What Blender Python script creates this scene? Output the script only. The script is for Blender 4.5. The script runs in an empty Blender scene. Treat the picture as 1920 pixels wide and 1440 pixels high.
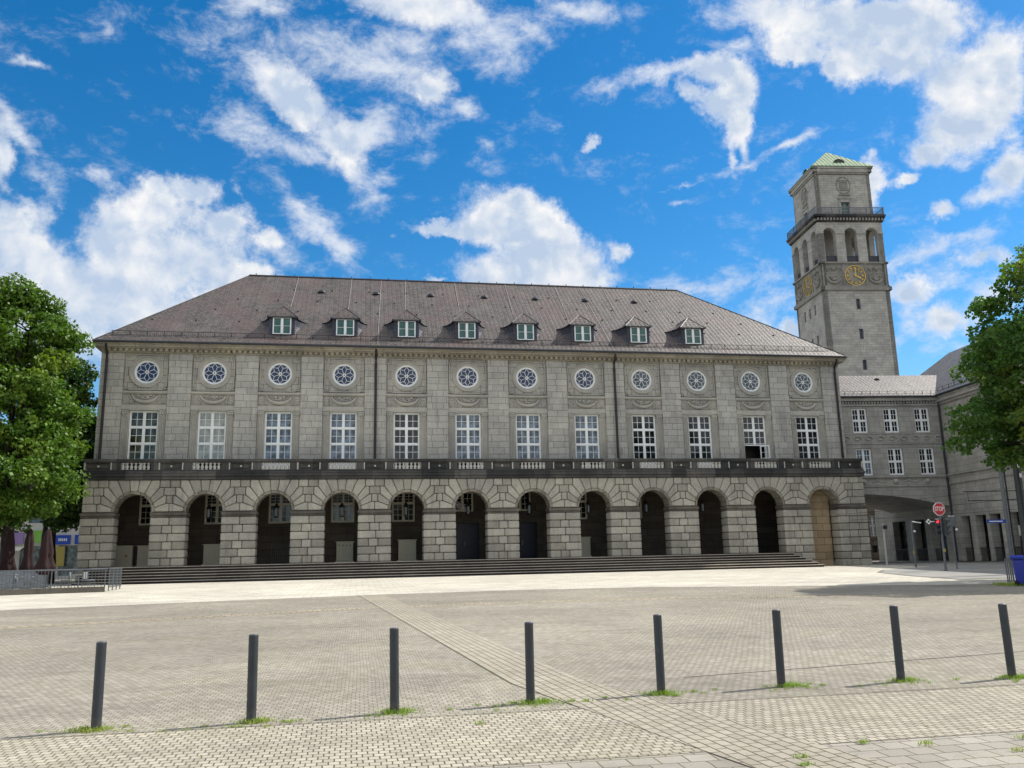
import bpy, bmesh, math, random
import numpy as np
from mathutils import Vector, Matrix
random.seed(7); RNG=np.random.default_rng(11)
sc=bpy.context.scene; COL=sc.collection
rad=math.radians
# ------------------------------------------------------------------ helpers
class MB:
    """collects shapes; build() links them as ONE mesh object"""
    def __init__(s): s.v=[]; s.f=[]; s.m=[]; s.mi=0
    def _add(s,vs,fs):
        b=len(s.v); s.v+= [tuple(map(float,p)) for p in vs]
        for f in fs: s.f.append(tuple(b+i for i in f)); s.m.append(s.mi)
    def box(s,x0,x1,y0,y1,z0,z1):
        s._add([(x0,y0,z0),(x1,y0,z0),(x1,y1,z0),(x0,y1,z0),(x0,y0,z1),(x1,y0,z1),(x1,y1,z1),(x0,y1,z1)],
               [(0,3,2,1),(4,5,6,7),(0,1,5,4),(1,2,6,5),(2,3,7,6),(3,0,4,7)])
    def prism(s,poly,a,b,ax='y'):
        n=len(poly)
        mk={'y':lambda p,t:(p[0],t,p[1]),'z':lambda p,t:(p[0],p[1],t),'x':lambda p,t:(t,p[0],p[1])}[ax]
        vs=[mk(p,a) for p in poly]+[mk(p,b) for p in poly]
        s._add(vs,[tuple(range(n)),tuple(range(2*n-1,n-1,-1))]+[(i,(i+1)%n,n+(i+1)%n,n+i) for i in range(n)])
    def quad(s,*p): s._add(p,[tuple(range(len(p)))])
    def lathe(s,c,prof,n=16,squash=1):
        vs=[];fs=[]
        for r,z in prof:
            for i in range(n):
                a=2*math.pi*i/n; vs.append((c[0]+r*math.cos(a),c[1]+r*squash*math.sin(a),c[2]+z))
        k=len(prof)
        for j in range(k-1):
            for i in range(n):
                i2=(i+1)%n; fs.append((j*n+i,j*n+i2,(j+1)*n+i2,(j+1)*n+i))
        if prof[0][0]>1e-4: fs.append(tuple(range(n-1,-1,-1)))
        if prof[-1][0]>1e-4: fs.append(tuple((k-1)*n+i for i in range(n)))
        s._add(vs,fs)
    def tube(s,pts,r,n=6,closed=False):
        pts=[Vector(p) for p in pts]; k=len(pts); rs=r if isinstance(r,(list,tuple)) else [r]*k
        vs=[];fs=[]
        up=Vector((0,0,1))
        for i,p in enumerate(pts):
            if closed: d=pts[(i+1)%k]-pts[i-1]
            else: d=pts[min(i+1,k-1)]-pts[max(i-1,0)]
            d.normalize(); a=up if abs(d.z)<.95 else Vector((1,0,0))
            s1=d.cross(a).normalized(); s2=s1.cross(d).normalized()
            for j in range(n):
                t=2*math.pi*j/n; q=p+rs[i]*(math.cos(t)*s1+math.sin(t)*s2); vs.append(q)
        for i in range(k if closed else k-1):
            i2=(i+1)%k
            for j in range(n):
                j2=(j+1)%n; fs.append((i*n+j,i*n+j2,i2*n+j2,i2*n+j))
        if not closed: fs+= [tuple(range(n-1,-1,-1)),tuple((k-1)*n+j for j in range(n))]
        s._add(vs,fs)
    def sphere(s,c,r,n=8,sz=1):
        s.lathe(c,[(max(r*math.sin(math.pi*j/n),1e-5),-r*sz*math.cos(math.pi*j/n)) for j in range(n+1)],n)
    def ring(s,c,r0,r1,y0,y1,n=40,a0=0,a1=2*math.pi):
        full=abs(a1-a0-2*math.pi)<1e-6
        P=[(math.cos(a0+(a1-a0)*i/n),math.sin(a0+(a1-a0)*i/n)) for i in range(n+(0 if full else 1))]
        k=len(P); vs=[]
        for (r,y) in ((r0,y0),(r1,y0),(r1,y1),(r0,y1)): vs+=[(c[0]+r*p[0],y,c[1]+r*p[1]) for p in P]
        fs=[]
        for i in range(k if full else k-1):
            j=(i+1)%k
            for a in range(4):
                b=(a+1)%4; fs.append((a*k+i,a*k+j,b*k+j,b*k+i))
        s._add(vs,fs)
    def wall(s,x0,x1,z0,z1,y0,y1,holes=()):
        """wall plate with rectangular holes (hx0,hx1,hz0,hz1)"""
        xs=sorted({x0,x1}|{h[0] for h in holes}|{h[1] for h in holes}); zs=sorted({z0,z1}|{h[2] for h in holes}|{h[3] for h in holes})
        xs=[x for x in xs if x0-1e-6<=x<=x1+1e-6]; zs=[z for z in zs if z0-1e-6<=z<=z1+1e-6]
        def solid(i,j):
            if i<0 or j<0 or i>=len(xs)-1 or j>=len(zs)-1: return False
            cx=(xs[i]+xs[i+1])/2; cz=(zs[j]+zs[j+1])/2
            return not any(h[0]<cx<h[1] and h[2]<cz<h[3] for h in holes)
        for i in range(len(xs)-1):
            for j in range(len(zs)-1):
                if not solid(i,j): continue
                a,b,c,d=xs[i],xs[i+1],zs[j],zs[j+1]
                s.quad((a,y0,c),(b,y0,c),(b,y0,d),(a,y0,d)); s.quad((b,y1,c),(a,y1,c),(a,y1,d),(b,y1,d))
                if not solid(i-1,j): s.quad((a,y1,c),(a,y0,c),(a,y0,d),(a,y1,d))
                if not solid(i+1,j): s.quad((b,y0,c),(b,y1,c),(b,y1,d),(b,y0,d))
                if not solid(i,j-1): s.quad((a,y1,c),(b,y1,c),(b,y0,c),(a,y0,c))
                if not solid(i,j+1): s.quad((a,y0,d),(b,y0,d),(b,y1,d),(a,y1,d))
    def add(s,o,fn):
        b=len(s.v); s.v+=[tuple(fn(p)) for p in o.v]; s.f+=[tuple(b+i for i in f) for f in o.f]; s.m+=list(o.m)
    def mesh(s,name,mats,smooth=False,bevel=0,seg=2):
        me=bpy.data.meshes.new(name); me.from_pydata(s.v,[],s.f)
        me.polygons.foreach_set('material_index',s.m)
        bm=bmesh.new(); bm.from_mesh(me)
        bmesh.ops.recalc_face_normals(bm,faces=bm.faces)
        if bevel: bmesh.ops.bevel(bm,geom=list(bm.edges),offset=bevel,segments=seg,affect='EDGES',profile=.5,clamp_overlap=True)
        bm.to_mesh(me); bm.free()
        for m in (mats if isinstance(mats,(list,tuple)) else [mats]): me.materials.append(m)
        auto_uv(me)
        if smooth: me.polygons.foreach_set('use_smooth',[True]*len(me.polygons))
        return me
    def build(s,name,mats,parent=None,loc=(0,0,0),rz=0,**k):
        return link(name,s.mesh(name,mats,**k),parent,loc,rz)
def auto_uv(me):
    npol=len(me.polygons); nl=len(me.loops)
    if not npol: return
    co=np.empty(len(me.vertices)*3); me.vertices.foreach_get('co',co); co=co.reshape(-1,3)
    nr=np.empty(npol*3); me.polygons.foreach_get('normal',nr); nr=nr.reshape(-1,3)
    vi=np.empty(nl,int); me.loops.foreach_get('vertex_index',vi)
    tot=np.empty(npol,int); me.polygons.foreach_get('loop_total',tot)
    nn=np.repeat(nr,tot,axis=0); t=np.stack([-nn[:,1],nn[:,0],0*nn[:,0]],1); L=np.linalg.norm(t,axis=1)
    t[L<.05]=(1,0,0); L[L<.05]=1; t/=L[:,None]; b=np.cross(nn,t); P=co[vi]
    uv=np.stack([(P*t).sum(1),(P*b).sum(1)],1)
    l=me.uv_layers.new(name='metres'); l.data.foreach_set('uv',uv.ravel())
def link(name,data,parent=None,loc=(0,0,0),rz=0):
    o=bpy.data.objects.new(name,data); COL.objects.link(o); o.parent=parent; o.location=loc; o.rotation_euler=(0,0,rz); return o
def thing(name,label,cat,loc=(0,0,0),rz=0,group=None):
    return tag(link(name,None,None,loc,rz),label,cat,group)
def tag(o,label=None,cat=None,group=None,kind=None):
    if label: o['label']=label
    if cat: o['category']=cat
    if group: o['group']=group
    if kind: o['kind']=kind
    return o
def kids(o): return [c for c in bpy.data.objects if c.parent==o]
def dup(o,parent=None,loc=None,rz=None):
    c=o.copy(); COL.objects.link(c); c.parent=parent
    if loc is not None: c.location=loc
    if rz is not None: c.rotation_euler=(0,0,rz)
    for ch in kids(o): dup(ch,c)
    return c
# ------------------------------------------------------------------ materials
def mat(name):
    m=bpy.data.materials.new(name); m.use_nodes=True; nt=m.node_tree; nt.nodes.clear()
    out=nt.nodes.new('ShaderNodeOutputMaterial'); b=nt.nodes.new('ShaderNodeBsdfPrincipled'); nt.links.new(b.outputs[0],out.inputs[0])
    return m,nt,b
class N:
    def __init__(s,nt): s.nt=nt
    def n(s,t,**k):
        o=s.nt.nodes.new(t)
        for a,v in k.items(): setattr(o,a,v)
        return o
    def l(s,a,b): s.nt.links.new(a,b)
    def put(s,sock,v):
        if hasattr(v,'is_output'): s.l(v,sock)
        elif v is not None: sock.default_value=v
    def math(s,op,a,b=None,c=None,clamp=False):
        o=s.n('ShaderNodeMath',operation=op,use_clamp=clamp); s.put(o.inputs[0],a)
        if b is not None: s.put(o.inputs[1],b)
        if c is not None: s.put(o.inputs[2],c)
        return o.outputs[0]
    def noise(s,vec,scale,detail=4,rough=.55,dist=0):
        o=s.n('ShaderNodeTexNoise'); s.put(o.inputs['Vector'],vec); o.inputs['Scale'].default_value=scale; o.inputs['Detail'].default_value=detail; o.inputs['Roughness'].default_value=rough; o.inputs['Distortion'].default_value=dist
        return o.outputs
    def mix(s,f,a,b,blend='MIX'):
        o=s.n('ShaderNodeMix',data_type='RGBA',blend_type=blend); s.put(o.inputs[0],f); s.put(o.inputs[6],a); s.put(o.inputs[7],b); return o.outputs[2]
    def ramp(s,f,stops):
        o=s.n('ShaderNodeMapRange'); s.put(o.inputs[0],f)
        for i,v in enumerate(stops): o.inputs[1+i].default_value=v
        return o.outputs[0]
    def mapping(s,vec,scale=(1,1,1),loc=(0,0,0),rot=(0,0,0)):
        o=s.n('ShaderNodeMapping'); s.put(o.inputs[0],vec); o.inputs['Location'].default_value=loc; o.inputs['Rotation'].default_value=rot; o.inputs['Scale'].default_value=scale; return o.outputs[0]
    def bump(s,h,strength=.3,dist=.02,normal=None):
        o=s.n('ShaderNodeBump'); s.put(o.inputs['Height'],h); o.inputs['Strength'].default_value=strength; o.inputs['Distance'].default_value=dist
        if normal is not None: s.put(o.inputs['Normal'],normal)
        return o.outputs[0]
def c4(c): return (c[0],c[1],c[2],1)
def plain(name,col,rough=.6,metal=0,var=.12,scale=3,bump=0,spec=.5,coat=0):
    m,nt,b=mat(name); g=N(nt); tc=g.n('ShaderNodeTexCoord').outputs['Object']
    n=g.noise(tc,scale,5)[0]; f=g.ramp(n,(.3,.7,1-var,1+var))
    o=g.n('ShaderNodeVectorMath',operation='SCALE'); o.inputs[0].default_value=col; g.l(f,o.inputs['Scale']); g.l(o.outputs[0],b.inputs['Base Color'])
    b.inputs['Roughness'].default_value=rough; b.inputs['Metallic'].default_value=metal; b.inputs['Specular IOR Level'].default_value=spec
    if coat: b.inputs['Coat Weight'].default_value=coat
    if bump: g.l(g.bump(g.noise(tc,scale*6,4)[0],bump,.01),b.inputs['Normal'])
    return m
def stone(name,c1,c2,mortar,bw=.78,rh=.45,ms=.012,dark=.35,grain=.25,island=False,streak=.35,joints=True,rust=0,offs=.5):
    m,nt,b=mat(name); g=N(nt); tc=g.n('ShaderNodeTexCoord'); ob=tc.outputs['Object']; uv=tc.outputs['UV']
    if joints:
        wob=g.n('ShaderNodeVectorMath',operation='MULTIPLY_ADD'); g.l(g.noise(ob,2.5,2)[1],wob.inputs[0]); wob.inputs[1].default_value=(.012,.012,0); g.l(uv,wob.inputs[2])
        br=g.n('ShaderNodeTexBrick'); g.l(wob.outputs[0],br.inputs['Vector']); br.offset=offs; br.squash=1.35; br.squash_frequency=3
        for k,v in (('Color1',c4(c1)),('Color2',c4(c2)),('Mortar',c4(mortar)),('Scale',1),('Mortar Size',ms),('Mortar Smooth',.2),('Bias',-.1),('Brick Width',bw),('Row Height',rh)): br.inputs[k].default_value=v
        col=br.outputs['Color']; fac=br.outputs['Fac']
    elif island:
        r=g.n('ShaderNodeNewGeometry').outputs['Random Per Island']; col=g.mix(r,c4(c1),c4(c2)); fac=None
    else:
        col=g.mix(g.noise(ob,.8,3)[0],c4(c1),c4(c2)); fac=None
    # veins and blotches of the limestone
    big=g.noise(ob,.55,5,.6)[0]; col=g.mix(1.0,col,g.mix(g.ramp(big,(.3,.72,0,1)),(1-dark,1-dark,1-dark*.95,1),(1.1,1.08,1.04,1)),'MULTIPLY')
    st=g.noise(g.mapping(ob,(2.2,2.2,.22)),1.6,5,.65)[0]; col=g.mix(g.math('MULTIPLY',g.ramp(st,(.52,.75,0,1)),streak),col,(.055,.053,.05,1))
    fine=g.noise(g.mapping(ob,(1,1,3)),7,6,.7)[0]; col=g.mix(1.0,col,g.mix(g.ramp(fine,(.25,.75,0,1)),(1-grain,)*3+(1,),(1+grain*.7,)*3+(1,)),'MULTIPLY')
    if rust:
        rn=g.noise(g.mapping(ob,(1.3,1.3,.15),(3,1,0)),1.0,3)[0]; col=g.mix(g.math('MULTIPLY',g.ramp(rn,(.6,.74,0,1)),rust),col,(.21,.12,.05,1))
    g.l(col,b.inputs['Base Color']); b.inputs['Roughness'].default_value=.88; b.inputs['Specular IOR Level'].default_value=.25
    h=g.noise(ob,16,6,.65)[0]
    if fac is not None: h=g.math('SUBTRACT',g.math('MULTIPLY',h,.35),fac)
    g.l(g.bump(h,.5,.012),b.inputs['Normal'])
    return m
M={}
M['ashlar']=stone('ashlar_limestone',(.395,.388,.36),(.49,.482,.45),(.18,.172,.155),ms=.016,dark=.24,streak=.36)
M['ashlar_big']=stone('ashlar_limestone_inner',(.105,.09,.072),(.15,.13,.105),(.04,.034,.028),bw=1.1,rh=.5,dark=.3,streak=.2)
M['carved']=stone('carved_limestone',(.40,.387,.35),(.48,.467,.425),(0,0,0),joints=False,dark=.25,streak=.25)
M['panel']=stone('panel_limestone',(.41,.40,.365),(.48,.47,.43),(.15,.14,.12),bw=.62,rh=.50,ms=.018,dark=.24,streak=.3)
M['rustic']=stone('rusticated_limestone',(.30,.288,.25),(.46,.442,.385),(0,0,0),joints=False,island=True,dark=.28,streak=.4,grain=.3)
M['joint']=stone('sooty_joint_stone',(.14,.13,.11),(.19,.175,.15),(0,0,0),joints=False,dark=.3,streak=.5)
M['impost']=stone('weathered_impost_stone',(.07,.064,.056),(.27,.25,.21),(0,0,0),joints=False,dark=.6,streak=.9)
M['dark']=stone('soot_blackened_stone',(.045,.046,.048),(.15,.145,.135),(.03,.03,.03),bw=1.1,rh=3,dark=.5,streak=.75)
M['sand']=stone('brown_sandstone',(.36,.27,.165),(.50,.39,.255),(.12,.09,.06),bw=1.05,rh=.52,ms=.016,dark=.3,streak=.2)
M['ring']=stone('arch_ring_stone',(.24,.222,.185),(.36,.335,.28),(.08,.07,.06),bw=.5,rh=.55,ms=.02,dark=.45,streak=.5,rust=.4)
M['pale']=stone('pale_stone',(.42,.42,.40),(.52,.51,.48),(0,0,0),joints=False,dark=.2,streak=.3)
M['cornice']=stone('cornice_stone',(.36,.33,.265),(.46,.425,.35),(.15,.13,.1),bw=1.5,rh=4,dark=.3,streak=.4,rust=.3)
M['tower']=stone('tower_limestone',(.38,.372,.345),(.48,.472,.44),(.18,.165,.14),bw=.85,rh=.36,ms=.012,dark=.25,streak=.2,rust=.1)
M['tower_band']=stone('tower_carved_stone',(.24,.233,.21),(.34,.33,.30),(0,0,0),joints=False,dark=.35,streak=.5)
M['wing']=stone('wing_limestone',(.36,.352,.325),(.44,.432,.405),(.17,.16,.135),bw=.85,rh=.42,ms=.009,dark=.28,streak=.3)
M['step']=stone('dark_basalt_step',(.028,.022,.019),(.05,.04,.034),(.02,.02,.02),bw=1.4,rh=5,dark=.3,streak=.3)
M['nosing']=stone('step_edge_painted_sun',(.58,.53,.46),(.70,.65,.57),(0,0,0),joints=False,dark=.25,streak=.2)  # pale colour stands in for sunlit tread edges above the darkened risers
M['white']=plain('white_window_paint',(.80,.82,.82),.45,var=.04)
M['cream']=plain('cream_window_paint',(.72,.68,.55),.5,var=.08)
M['pipe']=plain('brown_downpipe_paint',(.014,.009,.010),.5,var=.2)
M['gutter']=plain('dark_zinc',(.035,.037,.045),.5,.3,var=.2)
M['steel']=plain('galvanised_steel',(.13,.142,.16),.45,.6,var=.15)
M['dsteel']=plain('grey_painted_steel',(.13,.14,.155),.5,.2,var=.15)
M['anthracite']=plain('anthracite_paint',(.022,.027,.034),.42,0,var=.35,scale=9,bump=.15)
def scuffs():
    m,nt,b=mat('scuffed_bollard_paint'); g=N(nt); ob=g.n('ShaderNodeTexCoord').outputs['Object']; oi=g.n('ShaderNodeObjectInfo').outputs['Random']
    v=g.n('ShaderNodeVectorMath',operation='ADD'); g.l(ob,v.inputs[0]); cx=g.n('ShaderNodeCombineXYZ'); g.l(g.math('MULTIPLY',oi,37),cx.inputs[2]); g.l(cx.outputs[0],v.inputs[1])
    base=g.mix(g.noise(v.outputs[0],5,5,.6)[0],(.016,.02,.026,1),(.036,.043,.052,1))
    sc1=g.noise(g.mapping(v.outputs[0],(14,14,2.2)),2.2,5,.7)[0]; col=g.mix(g.math('MULTIPLY',g.ramp(sc1,(.66,.72,0,1)),.55),base,(.20,.21,.22,1))
    top=g.sepz(ob) if hasattr(g,'sepz') else None
    sx=g.n('ShaderNodeSeparateXYZ'); g.l(ob,sx.inputs[0]); dust=g.math('MULTIPLY',g.ramp(sx.outputs[2],(0,.16,1,0)),g.ramp(g.noise(v.outputs[0],18,4)[0],(.35,.6,0,1))); col=g.mix(g.math('MULTIPLY',dust,.5),col,(.16,.14,.11,1))
    g.l(col,b.inputs['Base Color']); g.l(g.ramp(g.noise(v.outputs[0],9,4)[0],(.3,.7,.32,.6)),b.inputs['Roughness']); g.l(g.bump(sc1,.15,.004),b.inputs['Normal']); return m
M['bollard']=scuffs()
M['black']=plain('black_metal',(.015,.015,.017),.5,.3)
M['gold']=plain('gilded_metal',(.70,.47,.11),.42,.6,var=.12)
M['cabinet']=plain('grey_beige_cabinet_paint',(.66,.63,.49),.55,var=.06)
M['door']=plain('dark_blue_door_paint',(.005,.006,.028),.4,var=.15)
M['redcloth']=plain('dark_red_parasol_cloth',(.018,.004,.005),.9,var=.25)
M['blue']=plain('blue_plastic',(.012,.03,.30),.4,var=.12)
M['signred']=plain('red_sign_face',(.50,.012,.02),.4,var=.04)
M['signblue']=plain('blue_sign_face',(.01,.06,.42),.45,var=.05)
M['purple']=plain('lilac_sign_face',(.30,.2,.45),.5,var=.05)
M['green']=plain('green_label',(.20,.48,.08),.5,var=.05)
M['yellow']=plain('yellow_poster',(.35,.28,.07),.6,var=.08)
M['render']=plain('white_render',(.55,.54,.52),.85,var=.06)
M['chair']=plain('grey_weave_chair',(.19,.21,.23),.7,var=.2)
M['copper']=None
def glass(name,col,rough=.06,var=.3,spec=.5):
    m,nt,b=mat(name); g=N(nt); tc=g.n('ShaderNodeTexCoord').outputs['Object']
    n=g.noise(g.mapping(tc,(1,1,.8),(3.1,0,1.7)),1.9,5,.65)[0]; col_=g.mix(g.ramp(n,(.40,.60,0,1)),c4([c*(1-var) for c in col]),c4([c*(1+var) for c in col]))  # blotches in the colour stand in for uneven reflections
    g.l(col_,b.inputs['Base Color']); b.inputs['Roughness'].default_value=rough; b.inputs['Specular IOR Level'].default_value=spec
    g.l(g.bump(g.noise(tc,1.1,2)[0],.06,.05),b.inputs['Normal']); return m
M['g_dark']=glass('window_glass_dark_room',(.014,.018,.022),var=.9)
M['g_curt']=glass('window_glass_grey_blue_curtain',(.10,.14,.18),.1,.6)
M['g_blind']=glass('window_glass_pale_blind',(.30,.32,.29),.12,.25)
M['g_olive']=glass('window_glass_olive_room',(.055,.058,.035),.06,.7)
M['g_rose']=glass('deep_blue_rose_glass',(.012,.028,.085),.1,.25)
M['g_rose2']=glass('grey_blue_rose_glass',(.05,.075,.10),.1,.4)
M['g_teal']=glass('green_dormer_glass',(.03,.105,.095),.15,.25)
M['g_lamp']=glass('frosted_lantern_glass',(.20,.22,.25),.4,.1)
def slate(name,c1,c2,rh=.2,bw=.3,tint=(.17,.105,.10),sunny=1):
    m,nt,b=mat(name); g=N(nt); tc=g.n('ShaderNodeTexCoord'); ob=tc.outputs['Object']; uv=tc.outputs['UV']
    w=g.n('ShaderNodeVectorMath',operation='MULTIPLY_ADD'); g.l(g.noise(ob,1.2,3)[1],w.inputs[0]); w.inputs[1].default_value=(.1,.1,0); g.l(uv,w.inputs[2])
    sep=g.n('ShaderNodeSeparateXYZ'); g.l(w.outputs[0],sep.inputs[0])
    # scalloped lower edge of each slate
    sc_=g.math('MULTIPLY',g.math('SINE',g.math('MULTIPLY',sep.outputs[0],2*math.pi/bw)),.028)
    cb=g.n('ShaderNodeCombineXYZ'); g.l(sep.outputs[0],cb.inputs[0]); g.l(g.math('ADD',sep.outputs[1],sc_),cb.inputs[1])
    br=g.n('ShaderNodeTexBrick'); g.l(cb.outputs[0],br.inputs['Vector'])
    for k,v in (('Color1',c4(c1)),('Color2',c4(c2)),('Mortar',(.03,.028,.028,1)),('Scale',1),('Mortar Size',.03),('Mortar Smooth',.3),('Bias',0),('Brick Width',bw),('Row Height',rh)): br.inputs[k].default_value=v
    col=br.outputs['Color']
    col=g.mix(g.math('MULTIPLY',g.ramp(g.noise(ob,.32,5,.6)[0],(.45,.62,0,1)),.55),col,c4(tint))
    col=g.mix(g.math('MULTIPLY',g.ramp(g.noise(g.mapping(ob,(1,.3,.3)),.9,5,.65)[0],(.5,.7,0,1)),.45),col,(.155,.146,.126,1))
    fr=g.math('FRACT',g.math('DIVIDE',g.math('ADD',sep.outputs[1],sc_),rh))
    g.l(col,b.inputs['Base Color']); b.inputs['Roughness'].default_value=.55; b.inputs['Specular IOR Level'].default_value=.45
    h=g.math('SUBTRACT',g.math('SUBTRACT',1,fr),g.math('MULTIPLY',br.outputs['Fac'],.4)); h=g.math('ADD',h,g.math('MULTIPLY',g.noise(ob,9,4)[0],.5))
    g.l(g.bump(h,.9,.05),b.inputs['Normal']); return m
M['slate']=slate('brown_grey_slate',(.06,.050,.048),(.125,.104,.096),rh=.27,bw=.34,tint=(.115,.075,.072))
M['slate_dark']=slate('blue_grey_slate',(.04,.05,.085),(.065,.075,.12),.15,.22,(.05,.05,.065))
M['slate_blue']=slate('cool_grey_slate',(.085,.085,.095),(.125,.125,.135),.22,.35,(.10,.095,.10))  # even cool grey slate for the corner building's roof
def copper():
    m,nt,b=mat('verdigris_copper'); g=N(nt); tc=g.n('ShaderNodeTexCoord'); ob=tc.outputs['Object']
    n=g.noise(g.mapping(tc.outputs['UV'],(1.5,.25,1)),1.5,5)[0]; col=g.mix(g.ramp(n,(.35,.65,0,1)),(.13,.23,.155,1),(.25,.31,.17,1)); g.l(col,b.inputs['Base Color'])
    b.inputs['Roughness'].default_value=.7; return m
M['copper']=copper()
def setts(name,c1,c2,joint,w,h,ms,dirt,patch,moss=.0,rot=0,off=.5,bump=.6,far_tint=None,wav=.12):
    m,nt,b=mat(name); g=N(nt); tc=g.n('ShaderNodeTexCoord'); ob=tc.outputs['Object']
    v=g.mapping(ob,(1,1,1),(0,0,0),(0,0,rot))
    wv=g.n('ShaderNodeVectorMath',operation='MULTIPLY_ADD'); g.l(g.noise(ob,3.5,3)[1],wv.inputs[0]); wv.inputs[1].default_value=(w*.13,h*.13,0); g.l(v,wv.inputs[2])
    wv2=g.n('ShaderNodeVectorMath',operation='MULTIPLY_ADD'); g.l(g.noise(ob,.35,2)[1],wv2.inputs[0]); wv2.inputs[1].default_value=(wav,wav,0); g.l(wv.outputs[0],wv2.inputs[2])
    br=g.n('ShaderNodeTexBrick'); g.l(wv2.outputs[0],br.inputs['Vector']); br.offset=off
    for k,vv in (('Color1',c4(c1)),('Color2',c4(c2)),('Mortar',c4(joint)),('Scale',1),('Mortar Size',ms),('Mortar Smooth',.35),('Bias',0),('Brick Width',w),('Row Height',h)): br.inputs[k].default_value=vv
    col=br.outputs['Color']
    big=g.noise(ob,.22,5,.6)[0]; col=g.mix(1.0,col,g.mix(g.ramp(big,(.3,.7,0,1)),c4([1-patch,1-patch*1.05,1-patch*1.1]),c4([1+patch*.5,1+patch*.4,1+patch*.3])),'MULTIPLY')
    mid=g.noise(ob,1.9,6,.7)[0]; col=g.mix(g.math('MULTIPLY',g.ramp(mid,(.52,.75,0,1)),dirt),col,(.12,.105,.085,1))
    vo=g.n('ShaderNodeTexVoronoi'); g.l(g.mapping(ob,(.5,.8,1)),vo.inputs['Vector']); vo.inputs['Scale'].default_value=.8; sv=g.n('ShaderNodeSeparateColor'); g.l(vo.outputs['Color'],sv.inputs[0])
    col=g.mix(1.0,col,g.mix(sv.outputs[0],(.93,.925,.92,1),(1.06,1.06,1.05,1)),'MULTIPLY')
    tr=g.noise(g.mapping(ob,(.12,1.6,1),(0,0,0),(0,0,.35)),.9,4,.6)[0]; col=g.mix(g.math('MULTIPLY',g.ramp(tr,(.54,.72,0,1)),.28),col,(.15,.13,.105,1))
    gr=g.noise(ob,85,3,.7)[0]; col=g.mix(1.0,col,g.mix(gr,(.72,.72,.72,1),(1.28,1.28,1.28,1)),'MULTIPLY')
    sp=g.noise(ob,26,2,.5)[0]; col=g.mix(g.math('MULTIPLY',g.ramp(sp,(.66,.74,0,1)),.5),col,(.07,.06,.05,1))
    if moss: col=g.mix(g.math('MULTIPLY',g.math('MULTIPLY',br.outputs['Fac'],g.ramp(g.noise(ob,.9,4)[0],(.5,.62,0,1))),moss),col,(.13,.16,.03,1))
    g.l(col,b.inputs['Base Color']); b.inputs['Roughness'].default_value=.9; b.inputs['Specular IOR Level'].default_value=.2
    hgt=g.math('ADD',g.math('SUBTRACT',1,br.outputs['Fac']),g.math('MULTIPLY',g.noise(ob,30,4,.6)[0],.45))
    sepr=g.n('ShaderNodeSeparateColor'); g.l(br.outputs['Color'],sepr.inputs[0]); hgt=g.math('ADD',hgt,g.math('MULTIPLY',sepr.outputs[0],1.6))
    g.l(g.bump(hgt,bump,.008),b.inputs['Normal']); return m
M['plaza']=setts('grey_beige_plaza_setts',(.26,.242,.205),(.355,.335,.288),(.11,.095,.075),.105,.105,.006,.45,.22,.5)
M['beige']=setts('pale_beige_setts',(.32,.296,.246),(.425,.393,.33),(.09,.076,.056),.10,.11,.008,.35,.16,.45)
M['slab']=setts('grey_stone_slabs',(.28,.26,.228),(.36,.34,.30),(.11,.10,.07),.26,.24,.008,.35,.14,.5)
M['band']=setts('striped_band_pavers',(.315,.288,.235),(.385,.355,.295),(.10,.085,.065),.20,.125,.010,.2,.1,.3,rot=rad(85.2),wav=.03)
M['strip']=setts('bright_pale_paving',(.47,.45,.395),(.57,.55,.485),(.30,.28,.23),.6,.4,.012,.30,.14,.0,bump=.25)
M['ribbed']=setts('pale_yellow_ribbed_pavers',(.34,.30,.225),(.42,.375,.28),(.16,.14,.10),.30,.30,.03,.35,.25)
M['road']=setts('pale_worn_asphalt',(.27,.27,.26),(.31,.31,.30),(.28,.28,.27),3,3,.004,.2,.12,bump=.15)
M['far']=setts('grey_ground_paving',(.20,.188,.165),(.25,.235,.205),(.15,.14,.12),.5,.5,.01,.3,.15,bump=.2)
def leafmat(name,c1,c2,c3,tr=.35):
    m=bpy.data.materials.new(name); m.use_nodes=True; nt=m.node_tree; nt.nodes.clear(); g=N(nt)
    out=g.n('ShaderNodeOutputMaterial'); ob=g.n('ShaderNodeTexCoord').outputs['Object']; r=g.n('ShaderNodeNewGeometry').outputs['Random Per Island']
    col=g.mix(r,c4(c1),c4(c2)); col=g.mix(g.ramp(g.noise(ob,.45,3)[0],(.5,.68,0,1)),col,c4(c3))
    p=g.n('ShaderNodeBsdfPrincipled'); g.l(col,p.inputs['Base Color']); p.inputs['Roughness'].default_value=.5; p.inputs['Specular IOR Level'].default_value=.35
    t=g.n('ShaderNodeBsdfTranslucent'); g.l(g.mix(1.0,col,(1.25,1.5,.5,1),'MULTIPLY'),t.inputs[0])
    mx=g.n('ShaderNodeMixShader'); mx.inputs[0].default_value=tr; g.l(p.outputs[0],mx.inputs[1]); g.l(t.outputs[0],mx.inputs[2]); g.l(mx.outputs[0],out.inputs[0]); return m
M['leaf_l']=leafmat('maple_leaves_bright',(.035,.09,.010),(.115,.205,.022),(.18,.25,.032),.3)
M['leaf_d']=leafmat('dense_dark_leaves',(.025,.065,.012),(.05,.11,.02),(.08,.13,.02),.25)
M['leaf_r']=leafmat('plane_leaves_deep_green',(.04,.10,.024),(.095,.185,.036),(.19,.235,.045),.42)
M['grass']=leafmat('tuft_grass',(.15,.25,.03),(.28,.38,.05),(.36,.38,.09),.3)
M['dryleaf']=leafmat('dry_leaf',(.30,.22,.08),(.62,.58,.46),(.12,.07,.03),.2)
M['bark']=plain('dark_bark',(.035,.028,.022),.95,var=.35,scale=5,bump=.8)
M['lred']=plain('lamp_red',(.6,.01,.01),.4)
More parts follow.
